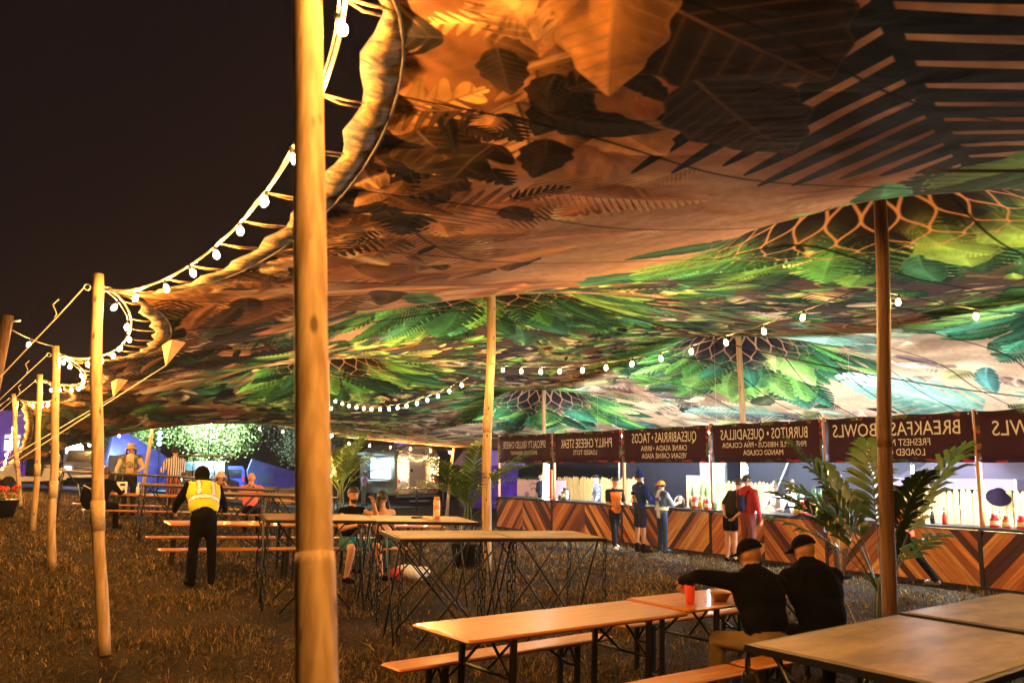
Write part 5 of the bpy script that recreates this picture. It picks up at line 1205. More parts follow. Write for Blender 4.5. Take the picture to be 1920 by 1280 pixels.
# 2, 3 standing at the back tables
STR = bpy.data.materials.new('striped_shirt'); STR.use_nodes = True
def stripes(m, c1, c2, scale, axis=0, thr=.5):
    t = m.node_tree; b = t.nodes['Principled BSDF']; tc = t.nodes.new('ShaderNodeTexCoord'); sx = t.nodes.new('ShaderNodeSeparateXYZ'); t.links.new(tc.outputs['Object'], sx.inputs[0])
    a = t.nodes.new('ShaderNodeMath'); a.operation = 'MULTIPLY'; a.inputs[1].default_value = scale; t.links.new(sx.outputs[axis], a.inputs[0]); fr = t.nodes.new('ShaderNodeMath'); fr.operation = 'FRACT'; t.links.new(a.outputs[0], fr.inputs[0]); g = t.nodes.new('ShaderNodeMath'); g.operation = 'GREATER_THAN'; g.inputs[1].default_value = thr; t.links.new(fr.outputs[0], g.inputs[0])
    mx = t.nodes.new('ShaderNodeMixRGB'); mx.inputs[1].default_value = c1 + (1,); mx.inputs[2].default_value = c2 + (1,); t.links.new(g.outputs[0], mx.inputs[0]); t.links.new(mx.outputs[0], b.inputs['Base Color']); b.inputs['Roughness'].default_value = .85
stripes(STR, (.72, .68, .66), (.05, .045, .08), 17, 0, .55)
o, J = person('person in striped shirt, dark beanie and coral shorts seen from behind', (4.25, 25.5), toA(4.25, 25.5) + .15, 1.82, 'light', STR, cloth('coral', (.75, .22, .13)), None, .95, shorts=.8, arms=[((-.35, .1, -.9), (.2, .9, .25)), ((.15, .25, -.95), (-.55, .8, .2))], hat=('beanie', cloth('navy_beanie', (.015, .02, .05))), loose=1.22)
child(o, 'drink_can', MB().lathe([(.0001, 0), (.032, 0), (.032, .13), (.0001, .13)], tuple(J['S'][0] + V(-.05, .3, -.3)), 10), mat('steel_can', (.6, .6, .62), .3, .8))
PLAID = mat('plaid_jacket', (.06, .06, .05), .85, col2=(.3, .26, .2), scale=9, ramp=(.45, .6)); TEE = mat('graphic_tee', (.5, .4, .28), .85)
o, J = person('man in bucket hat with open patterned jacket over a graphic tee, facing the camera', (3.12, 25.25), toA(3.12, 25.25) + math.pi - .1, 1.82, 'tan', TEE, cloth('charcoal', (.02, .02, .025)), None, 2, arms=[((-.45, .25, -.85), (.45, .75, -.3)), ((.35, .1, -.9), (.1, .35, -.8))], hat=('bucket', cloth('khaki_hat', (.4, .3, .18))), loose=1.2, hair=DARKHAIR, hairlen=.22, vest=[('open_jacket', lambda q: q[2] > -.08 and not (q[1] > 0 and abs(q[0]) < .09), .03, [PLAID], lambda q: 0)])
H = J['H']; child(o, 'sunglasses', MB().bbox(tuple(H(-.033, .095, .012)), (.05, .012, .035), .004).bbox(tuple(H(.033, .095, .012)), (.05, .012, .035), .004).box(tuple(H(0, .1, .018)), (.03, .006, .008)), BLACK)
g_ = MB(); c0 = J['P'] + J['u'] * .3 + J['f'] * .155; g_.tube([c0 + V(.07 * math.cos(a), 0, .07 * math.sin(a)) for a in np.linspace(0, 5.6, 14)], .008, 5); g_.tube([c0 + V(.03 * math.cos(a), .003, .03 * math.sin(a) - .01) for a in np.linspace(1, 6.5, 10)], .007, 5); child(o, 'tee_print', g_, BLK)
# 4, 5, 6 seated at the back
person('woman in pale bucket hat seated facing the camera with hands at her chin', (4.78, 22.35), toA(4.78, 22.35) + math.pi, 1.66, 'light', cloth('dark_floral', (.05, .03, .03), col2=(.3, .1, .05)), BLK, None, .9, seat=.47, lean=.25, legs=SEATLEGS, arms=[((-.25, .65, -.6), (.45, .4, .9)), ((.25, .65, -.6), (-.45, .4, .9))], hat=('bucket', cloth('pale_hat', (.5, .42, .33))), hair=BROWNHAIR, hairlen=.3, female=True)
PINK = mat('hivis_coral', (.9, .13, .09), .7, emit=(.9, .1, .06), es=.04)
o, J = person('shaven-headed person in coral vest and checked scarf seated with back to camera', (5.1, 20.72), toA(5.1, 20.72) - .1, 1.78, 'light', PINK, BLK, None, .12, seat=.47, lean=.22, legs=SEATLEGS, arms=[((-.5, .5, -.7), (.3, .9, .1)), ((.5, .5, -.7), (-.3, .9, .1))], hair=BROWNHAIR, hairlen=None, loose=1.15)
sc_ = MB(); nk = J['P'] + J['u'] * .5; sc_.tube([nk + V(.1 * math.cos(a), .09 * math.sin(a), .02 * math.sin(3 * a)) for a in np.linspace(0, 6.28, 17)], .042, 8); child(o, 'scarf', sc_, mat('checked_scarf', (.03, .03, .03), .9, col2=(.4, .36, .28), scale=30, ramp=(.48, .52)))
person('dark-clothed person seated at the left end of the napkin box table', (2.02, 20.8), toA(2.02, 20.8) - .5, 1.7, 'tan', BLK, BLK, None, 2, seat=.47, lean=.3, legs=SEATLEGS, arms=[((-.3, .6, -.7), (.2, .9, .1)), ((.3, .6, -.7), (-.2, .9, .1))], hair=BROWNHAIR, hairlen=.05, loose=1.15)
c = thing('backpack', 'black backpack with pale straps hanging by the seated figure at far left', 'backpack', (1.78, 20.45, gz(1.78, 20.45) + .5)); MB().ell((0, 0, .25), (.17, .13, .27), 14, 10).build('sack', BLK, c); MB().tube([(-.12, -.05, .48), (.02, -.14, .4), (.1, -.13, .1)], .02, 6, flat=.4).build('strap', mat('pale_strap', (.6, .5, .4), .7), c); MB().tube([(-.22, .03, .5), (-.08, .05, -.1), (-.2, .1, -.48)], .012, 6).build('hiking_pole', STEEL, c)
# 7, 8 the couple
o, J = person('bearded man in black tank top and teal shorts seated with hand to his brow', (4.86, 13.55), toA(4.86, 13.55) + math.pi + .75, 1.8, 'light', BLK, cloth('teal', (.02, .13, .16)), None, .05, shorts=.7, seat=.47, lean=.12, legs=[((-.35, .9, -.12), (-.05, .1, -1)), ((.45, .85, -.1), (.1, -.15, -1))], arms=[((-.3, .7, -.35), (.5, .2, .9), (.3, -.1, .9)), ((.35, .3, -.85), (-.5, .8, .2))], head=(.12, -.3), beard=True, hair=DARKHAIR, hairlen=0, voxel=.017)
o, J = person('long-haired woman in dark halter top and green skirt seated with back to camera', (5.42, 13.5), toA(5.42, 13.5) + .45, 1.68, 'light', SKIN['light'], cloth('deep_green', (.01, .05, .035), col2=(.02, .1, .06)), None, .05, seat=.47, lean=.15, legs=[((-.3, 1, -.05), (-.05, .05, -1)), ((.3, 1, -.05), (.05, .05, -1))], arms=[((-.35, .6, -.6), (-.2, .8, .6)), ((.3, .4, -.8), (-.3, .9, .1))], head=(.1, .35), hair=DARKHAIR, hairlen=.42, female=True, voxel=.017, vest=[('halter_top', lambda q: q[2] < .4 and (q[1] > .02 or .02 < q[2] < .1), .008, [BLK], lambda q: 0)])
# 9, 10 two men in black caps at the near table
BADGE = mat('cap_badge_white', (.75, .7, .7), .5)
KH = cloth('khaki', (.2, .13, .06))
o, J = person('man in black jacket and black cap stretching his arm over the red cup', (5.5, 5.46), toA(5.5, 5.46) + .55, 1.82, 'tan', BLK, KH, None, 2, seat=.47, lean=.5, side=.08, legs=[((-.35, .95, -.05), (-.05, .05, -1)), ((.25, 1, -.05), (.02, .05, -1))], arms=[((-.85, .5, .12), (-.12, .85, -.2), (.05, .3, -1), (.5, .3, -.1)), ((.25, .75, -.5), (-.4, .9, .1))], head=(.35, .55), hat=('cap', BLK, BADGE, (.045, -.1, .055)), hair=DARKHAIR, hairlen=None, loose=1.36, voxel=.014, curl=.65, smooth=14)
o, J = person('man in black hooded jacket and black cap, on the right of the seated pair', (6.2, 5.5), toA(6.2, 5.5) + .45, 1.86, 'tan', BLK, BLK, None, 2, seat=.47, lean=.52, legs=[((-.25, 1, -.05), (-.02, .05, -1)), ((.3, 1, -.05), (.02, .05, -1))], arms=[((-.35, .7, -.6), (.1, .95, .05)), ((.3, .7, -.6), (-.4, .9, .05))], head=(.4, .5), hat=('cap', BLK), hair=DARKHAIR, hairlen=None, loose=1.45, voxel=.014, smooth=14)
nk = J['P'] + J['u'] * .47 - J['f'] * .08; hb_ = MB(); hb_.ell(nk, (.17, .1, .11), 16, 10, 0, J['M']); child(o, 'hood', hb_, BLK)
zp = MB()
for q in range(26): zp.ell(tuple(J['P'] + J['u'] * (.44 - .02 * q) + J['rt'] * (.21 + .002 * q) - J['f'] * (.03 + .002 * q)), .0065, 6, 4)
zz = child(o, 'beaded_strap', zp, mat('pale_beads', (.5, .45, .35), .5)); zz['kind'] = 'stuff'
# 11-17 at the bar
NAVY = cloth('royal_blue', (.012, .035, .2)); BAR = -math.pi / 2
o, J = person('person in blue hoodie, pom beanie and navy shorts standing at the bar', (13.2, 17.05), BAR - .1, 1.86, 'tan', NAVY, cloth('navy_shorts', (.015, .02, .05)), BLK, 2, shorts=.75, arms=[((-.35, .25, -.9), (.25, .9, .05)), ((.35, .25, -.9), (-.25, .9, .05))], hat=('beanie', cloth('blue_knit', (.01, .03, .16)), cloth('blue_pom', (.02, .06, .3))), loose=1.28, socks=BLK, legs=[((-.1, .02, -1), (-.03, -.03, -1)), ((.1, .02, -1), (.03, -.03, -1))])
def back_print(o, J, s, size, m, dz, w=.3):
    P, u, rt, f = J['P'], J['u'], J['rt'], J['f']; flat_text(s, size, o, lambda a, b: P + u * (dz + b) + rt * a - f * .168, m, 1, 'back_print', w)
WH = mat('white_print', (.75, .74, .7), .6)
back_print(o, J, 'OSMOC', .13, WH, .2, .26)
for sg in (-1, 1): child(o, 'harness_strap', MB().tube([J['S'][1 if sg > 0 else 0] + V(-sg * .04, -.06, .05), J['P'] + J['u'] * .36 - J['f'] * .175, J['P'] + J['u'] * .15 - J['f'] * .16 - J['rt'] * sg * .14], .014, 6, flat=.4), mat('orange_black_strap', (.5, .25, .03), .7))
child(o, 'harness_pouch', MB().bbox(tuple(J['P'] + J['u'] * .36 - J['f'] * .19), (.13, .03, .08), .01), BLK)
OB = cloth('black_tee', (.015, .014, .014)); ORV = mat('orange_vest', (.85, .2, .015), .7)
o, J = person('short-haired man in black tee and orange vest walking along the bar with a phone', (13.25, 18.1), math.pi - .15, 1.76, 'light', OB, cloth('black_jeans', (.01, .011, .016)), mat('white_sneaker', (.75, .72, .7), .5), .8, arms=[((-.15, .1, -.95), (.1, .9, -.15)), ((.15, .2, -.95), (-.15, .9, -.1))], legs=[((-.03, -.35, -1), (0, -.32, -1)), ((.03, .3, -1), (0, .12, -1))], hair=DARKHAIR, head=(.3, 0), vest=[('orange_vest', lambda q: abs(q[0]) < .2 and q[2] > -.05 and q[2] < .44 and (q[1] < -.02 or q[1] > .05), .02, [ORV], lambda q: 0)], zoff=-.03)
DEN = cloth('denim', (.03, .05, .1)); GRV = cloth('slate_vest', (.07, .1, .13))
def v2m(q):
    x, y, z = q
    if .1 < z < .15 or (y < 0 and -.02 < x < .05): return 1
    if .085 < z < .165 or (y < 0 and -.04 < x < .07): return 2
    return 0
o, J = person('person in orange cap and slate vest with yellow reflective stripes at the bar', (13.85, 17.05), BAR, 1.66, 'pale', cloth('grey_sleeve', (.2, .22, .25)), DEN, DEN, .9, hat=('backcap', cloth('orange_cap', (.75, .25, .03))), hair=BROWNHAIR, hairlen=.06, arms=[((-.35, .35, -.8), (.2, .9, .2)), ((.35, .35, -.8), (-.2, .9, .2))], loose=1.25, vest=[('striped_vest', lambda q: q[2] > -.1 and abs(q[0]) < .22, .02, [GRV, REFL, YEL], v2m)])
o, J = person('person in black tee and shorts leaning sideways at the bar, hands behind the back', (13.75, 14.65), BAR + .1, 1.78, 'light', OB, BLK, None, .85, shorts=.5, lean=.3, side=.22, arms=[((-.4, -.35, -.8), (.55, -.5, -.7)), ((.3, -.45, -.8), (-.6, -.4, -.6))], hair=BROWNHAIR, hairlen=0, head=(.2, -.4), loose=1.2)
RED = cloth('dark_red', (.3, .02, .02)); 
o, J = person('person in dark red sweater with small blue backpack and maroon shorts at the bar', (13.78, 14.15), BAR, 1.84, 'light', RED, cloth('maroon', (.16, .045, .045)), None, 2, shorts=.95, arms=[((-.25, .05, -.97), (-.02, .25, -.95)), ((.25, .05, -.97), (.02, .2, -.95))], hair=DARKHAIR, hairlen=0, loose=1.3)
bp_ = MB(); bp_.bbox(tuple(J['P'] + J['u'] * .26 - J['f'] * .2), (.2, .1, .34), .04, 0, J['M']); c_ = child(o, 'backpack', bp_, cloth('blue_pack', (.01, .015, .05)))
for sg in (-1, 1): MB().tube([J['S'][1 if sg > 0 else 0] + V(-sg * .05, .0, .075), J['S'][1 if sg > 0 else 0] + V(-sg * .06, -.14, .0), J['P'] + J['u'] * .2 - J['f'] * .18 + J['rt'] * sg * .09], .016, 6, flat=.5).build('backpack_strap', BLK, o)
GR = cloth('dark_grey', (.04, .036, .034)); TANS = cloth('tan_short', (.42, .25, .08))
o, J = person('tall dark-skinned man in grey top and tan shorts carrying a water bottle, behind the palm', (13.25, 11.35), BAR + .25, 1.93, 'dark', GR, TANS, None, 1.5, shorts=.85, arms=[((-.25, .0, -.95), (-.1, .15, -.95)), ((.4, .05, -.9), (.3, .25, -.9))], legs=[((-.08, .22, -1), (-.02, .05, -1)), ((.1, -.2, -1), (.02, -.45, -1))], hair=DARKHAIR, hairlen=None, loose=1.2)
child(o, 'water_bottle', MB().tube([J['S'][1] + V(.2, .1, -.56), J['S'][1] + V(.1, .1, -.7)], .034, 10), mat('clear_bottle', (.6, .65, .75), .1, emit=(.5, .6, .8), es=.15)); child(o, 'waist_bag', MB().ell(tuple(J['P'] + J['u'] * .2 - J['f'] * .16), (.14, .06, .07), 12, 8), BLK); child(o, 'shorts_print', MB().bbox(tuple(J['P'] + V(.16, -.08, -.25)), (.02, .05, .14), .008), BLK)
o, J = person('person in orange vest and black trousers striding left with a phone to the face', (13.6, 10.25), .35, 1.76, 'tan', cloth('navy_tee', (.02, .025, .045)), BLK, mat('dark_sneaker', (.15, .12, .1), .5), .8, lean=.15, arms=[((-.3, .55, -.7), (.3, .5, .8)), ((.15, .3, -.9), (.05, .9, .0))], legs=[((-.05, .42, -1), (-.02, .25, -1)), ((.06, -.45, -1), (.02, -.6, -.85))], hair=DARKHAIR, hairlen=.28, head=(.35, 0), vest=[('orange_vest', lambda q: abs(q[0]) < .22 and q[2] > -.06 and q[2] < .45 and q[1] < .04, .022, [mat('neon_orange', (.95, .1, .03), .7)], lambda q: 0)], zoff=-.06)
# 18-20 bar staff
JER = bpy.data.materials.new('pinstripe_jersey'); JER.use_nodes = True; stripes(JER, (.03, .035, .05), (.25, .26, .3), 26, 0, .85)
o, J = person('bar worker in dark cap and pinstripe jersey with letter H behind the counter', (15.75, 22.4), math.pi / 2 - .35, 1.74, 'pale', JER, BLK, None, .9, hat=('backcap', BLK), arms=[((-.3, .1, -.95), (.1, .5, -.8)), ((.3, .1, -.95), (-.1, .5, -.8))], loose=1.2, head=(.2, -.3))
flat_text('H', .15, o, lambda a, b: J['P'] + J['u'] * (.36 + b) - J['rt'] * (a - .09) * -1 + J['f'] * .165, WH, 1, 'jersey_letter')
WT = cloth('white', (.7, .7, .72))
person('bar worker in white top with topknot, left of the pair behind the burritos counter', (15.75, 15.2), math.pi / 2 + .3, 1.64, 'pale', WT, DEN, None, .9, lean=.2, arms=[((-.2, .4, -.85), (.2, .9, -.1)), ((.2, .4, -.85), (-.2, .9, -.1))], hair=mat('ash_hair', (.25, .18, .12), .5), hairlen=0, head=(.25, .2), female=True, extra=lambda B, P, u, rt, f, H, k: B.ell(H(0, -.03, .15), V(.04, .04, .04), mat('ash_hair', (.25, .18, .12), .5)))
person('bar worker in white shirt bending low, right of the pair behind the burritos counter', (15.75, 14.65), math.pi / 2 + .5, 1.72, 'pale', WT, DEN, None, 1.6, lean=.4, arms=[((-.2, .5, -.8), (.2, .9, -.1)), ((.2, .5, -.8), (-.2, .9, -.1))], hair=mat('ash_hair', (.25, .18, .12), .5), hairlen=.15, head=(.5, .3), female=True, extra=lambda B, P, u, rt, f, H, k: B.ell(H(0, -.04, .15), V(.045, .045, .045), mat('ash_hair', (.25, .18, .12), .5)))
person('worker in navy top half hidden behind the tower of red cups', (16.2, 26.3), math.pi / 2, 1.75, 'light', cloth('navy_top', (.015, .02, .06)), BLK, None, .9, hair=DARKHAIR, loose=1.15)
# ------------------------------------------------------------------ beyond the tent
def spot(parent, loc, target, col, energy, size=60, blend=.6, radius=.12):
    l = bpy.data.lights.new('lamp', 'SPOT'); l.energy = energy; l.color = col; l.spot_size = R(size); l.spot_blend = blend; l.shadow_soft_size = radius
    o = bpy.data.objects.new('lamp', l); COL.objects.link(o); o.location = loc; o.parent = parent
    d = Vector(target) - (Vector(loc) + (parent.location if parent else Vector())); o.rotation_euler = d.to_track_quat('-Z', 'Y').to_euler(); return o
def floodlight(label, base, h, target, col, energy, size=60, glow=None, gs=40, r=.14, face=None):
    """stand, yoke, housing with a lit lens and its light"""
    t = thing('floodlight', label, 'floodlight', base, 0, 'floodlights around the field')
    MB().tube([(0, 0, 0), (0, 0, h - r)], .03, 8).build('stand', BLACK, t); MB().lathe([(.0001, 0), (.35, 0), (.33, .03), (.04, .06), (.0001, .06)], (0, 0, 0), 12).build('base', BLACK, t)
    d = (Vector(face if face is not None else target) - (Vector(base) + Vector((0, 0, h)))).normalized(); q = d.to_track_quat('Z', 'Y').to_matrix()
    MB().lathe([(.0001, -.2), (r * .6, -.2), (r, -.05), (r * 1.08, .0), (r * 1.08, .03), (r, .03), (r, .0)], (0, 0, h), 16, 0, True, q).build('housing', BLACK, t)
    MB().lathe([(.0001, .0), (r * .98, .005)], (0, 0, h), 16, 0, True, q).build('lens', emis('lens_%d_%d' % (int(col[0] * 99), gs), col, gs), t)
    td = (Vector(target) - (Vector(base) + Vector((0, 0, h)))).normalized()
    if energy: spot(t, tuple(Vector((0, 0, h)) + td * (.06 if face is None else .45)), target, col, energy, size)
    return t
WHT = mat('white_gloss_paint', (.72, .7, .66), .35); TYRE = mat('tyre_rubber', (.015, .015, .015), .8); GLS = mat('dark_glass', (.01, .012, .015), .08, spec=.8)
def wheel(parent, c, r=.22, w=.14, axis='x'):
    M = Matrix.Rotation(math.pi / 2, 3, 'Y') if axis == 'x' else Matrix.Rotation(math.pi / 2, 3, 'X')
    t = MB().lathe([(r * .55, -w / 2), (r * .92, -w / 2), (r, -w / 3), (r, w / 3), (r * .92, w / 2), (r * .55, w / 2)], c, 18, 0, True, M).build('tyre', TYRE, parent)
    MB().lathe([(.0001, -w * .35), (r * .56, -w * .4), (r * .56, w * .4), (.0001, w * .35)], c, 14, 0, True, M).build('rim', STEEL, t)
def golf_cart(label, loc, rz, body):
    t = thing('golf_cart', label, 'golf cart', loc, rz, 'golf carts on the service road')   # forward = local x
    MB().prism([(-1.15, .28), (-.35, .24), (.35, .24), (1.0, .28), (1.2, .45), (1.15, .72), (.72, .88), (.55, .42), (-.3, .42), (-.35, .72), (-1.1, .74), (-1.2, .5)], -.55, .55, 0, 'y').build('body', body, t)
    for x_ in (-.78, .82):
        for y_ in (-.52, .52): wheel(t, (x_, y_, .22), .22, .16, 'y')
    MB().bbox((-.62, 0, .8), (.5, 1.05, .14), .05).build('seat', mat('cream_vinyl', (.55, .45, .32), .5), t)
    for y_ in (-.27, .27): MB().bbox((-.86, y_, 1.06), (.12, .5, .34), .05).build('seat_back', mat('cream_vinyl', (.55, .45, .32), .5), t)
    MB().bbox((-.1, 0, 1.83), (2.0, 1.2, .07), .03).build('roof', mat('cream_roof', (.6, .52, .38), .5), t)
    for x_, q in ((-1.0, -.98), (.72, .5)):
        for y_ in (-.52, .52): MB().tube([(x_, y_, .7), (q, y_, 1.8)], .02, 6).build('roof_post', BLACK, t)
    MB().lathe([(.0001, 0), (.02, 0), (.02, .4), (.0001, .4)], (.35, .25, .6), 6).build('steering_column', BLACK, t)
    MB().tube([(.33 + .05 * math.sin(a), .25 + .16 * math.cos(a), 1.0 + .14 * math.sin(a)) for a in np.linspace(0, 6.28, 15)], .014, 5).build('steering_wheel', BLACK, t)
    MB().bbox((.62, 0, 1.3), (.02, 1.0, .6), .005).build('windscreen', mat('clear_screen', (.2, .22, .25), .1, alpha=.25), t)
    for y_ in (-.38, .38): MB().ell((1.17, y_, .6), (.04, .08, .06), 10, 6).build('headlight', WHT, t)
    MB().ell((0, -.556, .58), (.07, .006, .05), 10, 6).build('badge', BLACK, t)
    return t
CREAM = mat('cream_cart_paint', (.68, .6, .38), .35)
golf_cart('cream golf cart with a driver on the road at far left', (1.35, 39.6, gz(1.35, 34) + .03), R(188), CREAM)
golf_cart('golf cart with pale roof and cream seats behind the yellow vest figure', (7.85, 39.2, gz(7.85, 34) + .03), R(20), mat('dark_blue_cart', (.02, .03, .09), .4))
person('driver in dark clothes sitting in the cream golf cart', (1.95, 39.75, gz(1.9, 34) + .1), R(98), 1.78, 'tan', BLK, cloth('grey_trouser', (.05, .05, .06)), None, .9, seat=.85, legs=[((-.1, 1, -.2), (0, .3, -1)), ((.1, 1, -.2), (0, .3, -1))], arms=[((-.2, .5, -.8), (.1, .95, -.1)), ((.2, .5, -.8), (-.1, .95, -.1))], hat=('cap', BLK), hair=DARKHAIR, hairlen=0, voxel=.025)
# flower tub
t = thing('flower_pot', 'tub of red geraniums at the far left edge of the picture', 'flower pot', (.28, 24.2, gz(.3, 24.2) + 0)); MB().lathe([(.0001, 0), (.25, 0), (.36, .4), (.38, .42), (.33, .41), (.0001, .38)], (0, 0, 0), 16).build('tub', BLACK, t)
m_ = MB(); f_ = MB()
for k in range(140):
    a, r_, z_ = random.uniform(0, 6.28), random.uniform(0, .42), random.uniform(.4, .66); p = Vector((r_ * math.cos(a), r_ * math.sin(a), z_)); d = Vector((random.gauss(0, 1), random.gauss(0, 1), random.gauss(.4, .6))).normalized() * .06; s_ = d.orthogonal().normalized() * .035
    (m_ if k % 5 else f_).add([p, p + d * .5 + s_, p + d, p + d * .5 - s_], [(0, 1, 2, 3)], 0, False)
for k in range(9):
    a, r_ = random.uniform(0, 6.28), random.uniform(.05, .36)
    for j in range(12): f_.ell((r_ * math.cos(a) + random.gauss(0, .03), r_ * math.sin(a) + random.gauss(0, .03), random.uniform(.62, .72)), .022, 6, 4)
m_.build('leaves', FR, t)['kind'] = 'stuff'; f_.build('blossom', mat('geranium_red', (.7, .02, .03), .5), t)['kind'] = 'stuff'
# leaning old post with a bulb wire, far left
t = thing('timber_post', 'dark weathered timber post leaning at the left edge of the picture', 'post', (-.3, 12.45, gz(0, 12.4))); MB().tube([(0, 0, 0), (.18, .02, 1.7), (.36, .05, 3.45)], [.085, .075, .068], 12).build('shaft', mat('old_bark', (.1, .055, .025), .85, var=.5, scale=7, stretch=(6, 6, 1), bump=.8), t); MB().tube([(.36, 0, 3.36), (.5, 0, 3.4)], .012, 6).build('hook', STEEL, t)
festoon('single bulb on the wire between the dark leaning post and the third pole', sag((.1, 12.5, 3.72), EDGE[2][1], .03), 2.0, 1.2, 1.0)
# hay bales
HAY = mat('straw', (.42, .28, .09), .95, var=.45, scale=14, stretch=(1, 4, 4), bump=1.0, bscale=30, rand=.12)
def bale():
    m = MB(); m.bbox((0, 0, .2), (.95, .46, .4), .05)
    for k in range(160):
        x_, z_ = random.uniform(-.47, .47), random.uniform(.02, .39); p = Vector((x_, -.23, z_)); q = p + Vector((random.uniform(-.08, .08), -random.uniform(.01, .05), random.uniform(-.06, .06))); m.add([p, q, q + Vector((.012, 0, .012))], [(0, 1, 2)])
    return m.mesh('straw_block', HAY)
BALE = bale()
for i, (x_, z_, lb) in enumerate(((10.9, 0, 'lower straw bale at the left end of the stack'), (11.87, 0, 'lower straw bale second from the left, below the thick pole'), (12.85, 0, 'lower straw bale third from the left behind the thick pole'), (11.2, .4, 'upper straw bale at the left end of the stack'), (12.17, .4, 'upper straw bale in the middle of the stack'), (13.1, .4, 'upper straw bale hidden by the thick pole'))):
    t = thing('straw_bale', lb, 'straw bale', (x_, 42.6, gz(x_, 34) + z_ + .01), R(random.uniform(-4, 4)), 'straw bales by the road'); link('straw_block', BALE, t)
    for s in (-.22, .22): MB().box((s, 0, .2), (.012, .475, .415)).build('twine', ROPE, t)
# ---- silver caravan kitchen
ALU = mat('riveted_aluminium', (.55, .47, .4), .4, .65, var=.12, scale=3)
car = thing('silver_caravan', 'rounded silver food caravan hung with fairy lights behind the palms', 'caravan', (18.05, 40.7, 0))
def rr(wd, z0, z1, rad, n=10):
    pts = []; cx, cz = wd / 2 - rad, z1 - rad
    pts.append((-wd / 2 + .15, z0)); pts.append((wd / 2 - .15, z0)); pts.append((wd / 2 - .03, z0 + .12))
    for k in range(n + 1): a = math.pi / 2 * k / n; pts.append((cx + rad * math.cos(a), cz + rad * math.sin(a)))
    for k in range(n + 1): a = math.pi / 2 + math.pi / 2 * k / n; pts.append((-cx + rad * math.cos(a), cz + rad * math.sin(a)))
    pts.append((-wd / 2 + .03, z0 + .12)); return pts
secs = []
for s, sc_ in ((0, .9), (.02, .93), (.1, .965), (.25, .99), (.5, 1), (2.5, 1), (4.5, 1), (4.9, .97), (5.2, .88), (5.4, .7)):
    base = rr(2.4, .55, 3.05, .78); zc_ = 1.7; secs.append([Vector((x_ * sc_, s, zc_ + (z_ - zc_) * sc_)) for x_, z_ in base])
mb = MB(); n_ = len(secs[0]); mb.add([p for s in secs for p in s], [(a * n_ + b, (a + 1) * n_ + b, (a + 1) * n_ + (b + 1) % n_, a * n_ + (b + 1) % n_) for a in range(len(secs) - 1) for b in range(n_)] + [tuple(range(n_)), tuple((len(secs) - 1) * n_ + k for k in range(n_ - 1, -1, -1))], 0, True); mb.build('shell', ALU, car)
DF = mat('cream_door_frame', (.7, .6, .45), .5)
dr = MB().bbox((-.05, -.02, 1.75), (.78, .03, 2.1), .02).build('door', mat('brushed_door', (.45, .4, .36), .4, .6), car)
for x_ in (-.5, .4): MB().box((x_, -.045, 1.75), (.06, .05, 2.2)).build('door_frame', DF, car)
MB().box((-.05, -.045, 2.86), (1.15, .06, .09)).build('door_frame', DF, car); MB().box((-.05, -.05, 2.5), (.8, .02, .05)).build('door_rail', DF, car)
MB().ell((-.36, -.05, 1.75), (.07, .02, .08), 10, 6).build('door_handle', BLACK, car)
vent = MB().box((.12, -.045, 1.0), (.44, .03, .5)).build('vent', DF, car)
for k in range(5): MB().box((.12, -.065, .82 + .09 * k), (.38, .012, .03)).build('vent_slat', mat('slat_shadow', (.2, .16, .12), .6), car)  # slats in a darker brown than the vent frame
for x_ in (-.98, .92):
    for z_, m__ in ((1.25, JR), (1.0, WHT), (.76, JR)): MB().ell((x_, .02, z_), (.1, .03, .1), 12, 6).build('tail_light', m__, car)
MB().box((0, .05, .52), (2.2, .12, .08)).build('bumper', STEEL, car); MB().box((-.05, -.3, .3), (.9, .4, .06)).build('step', STEEL, car); MB().box((-.8, -.02, .72), (.5, .03, .16)).build('licence_plate', DF, car)
for y_ in (2.2, 3.1):
    for x_ in (-1.05, 1.05): wheel(car, (x_, y_, .34), .34, .2, 'x')
SIGN = mat('lilac_sign', (.5, .3, .8), .5, emit=(.45, .25, .95), es=.9); sg_ = thing('roof_sign', 'lilac lit sign board on the roof of the silver caravan', 'sign', (17.9, 41.6, 3.05)); MB().bbox((0, 0, .3), (1.5, .08, .55), .02).build('board', SIGN, sg_)
for k in range(3): MB().box((-.3 + .02 * k, -.045, .45 - .14 * k), (.5 - .08 * k, .012, .05)).build('lettering_bar', mat('red_bar', (.5, .05, .2), .5), sg_)
for x_ in (-.5, .5): MB().box((x_, .0, .0), (.05, .05, .12)).build('bracket', BLACK, sg_)
# serving hatch, awning and shelf on the caravan's side
HATCH = emis('lit_hatch_interior', (.5, .8, 1), 2.2); MB().bbox((-1.21, 1.9, 1.85), (.03, 2.6, 1.0), .01).build('hatch', HATCH, car)
aw = MB(); aw.add([(-1.2, .6, 2.5), (-1.2, 3.2, 2.5), (-2.5, 3.3, 2.62), (-2.5, .5, 2.62), (-2.52, .5, 2.5), (-2.52, 3.3, 2.5)], [(0, 1, 2, 3), (3, 2, 5, 4)]); a_ = aw.build('awning', mat('pale_awning', (.6, .65, .65), .6), car); a_.modifiers.new('s', 'SOLIDIFY').thickness = .02
for y_ in (.7, 3.1): MB().tube([(-1.2, y_, 1.9), (-2.2, y_, 2.55)], .02, 6).build('awning_strut', STEEL, car)
MB().bbox((-1.5, 1.9, 1.25), (.55, 2.5, .05), .01).build('serving_shelf', WHT, car)
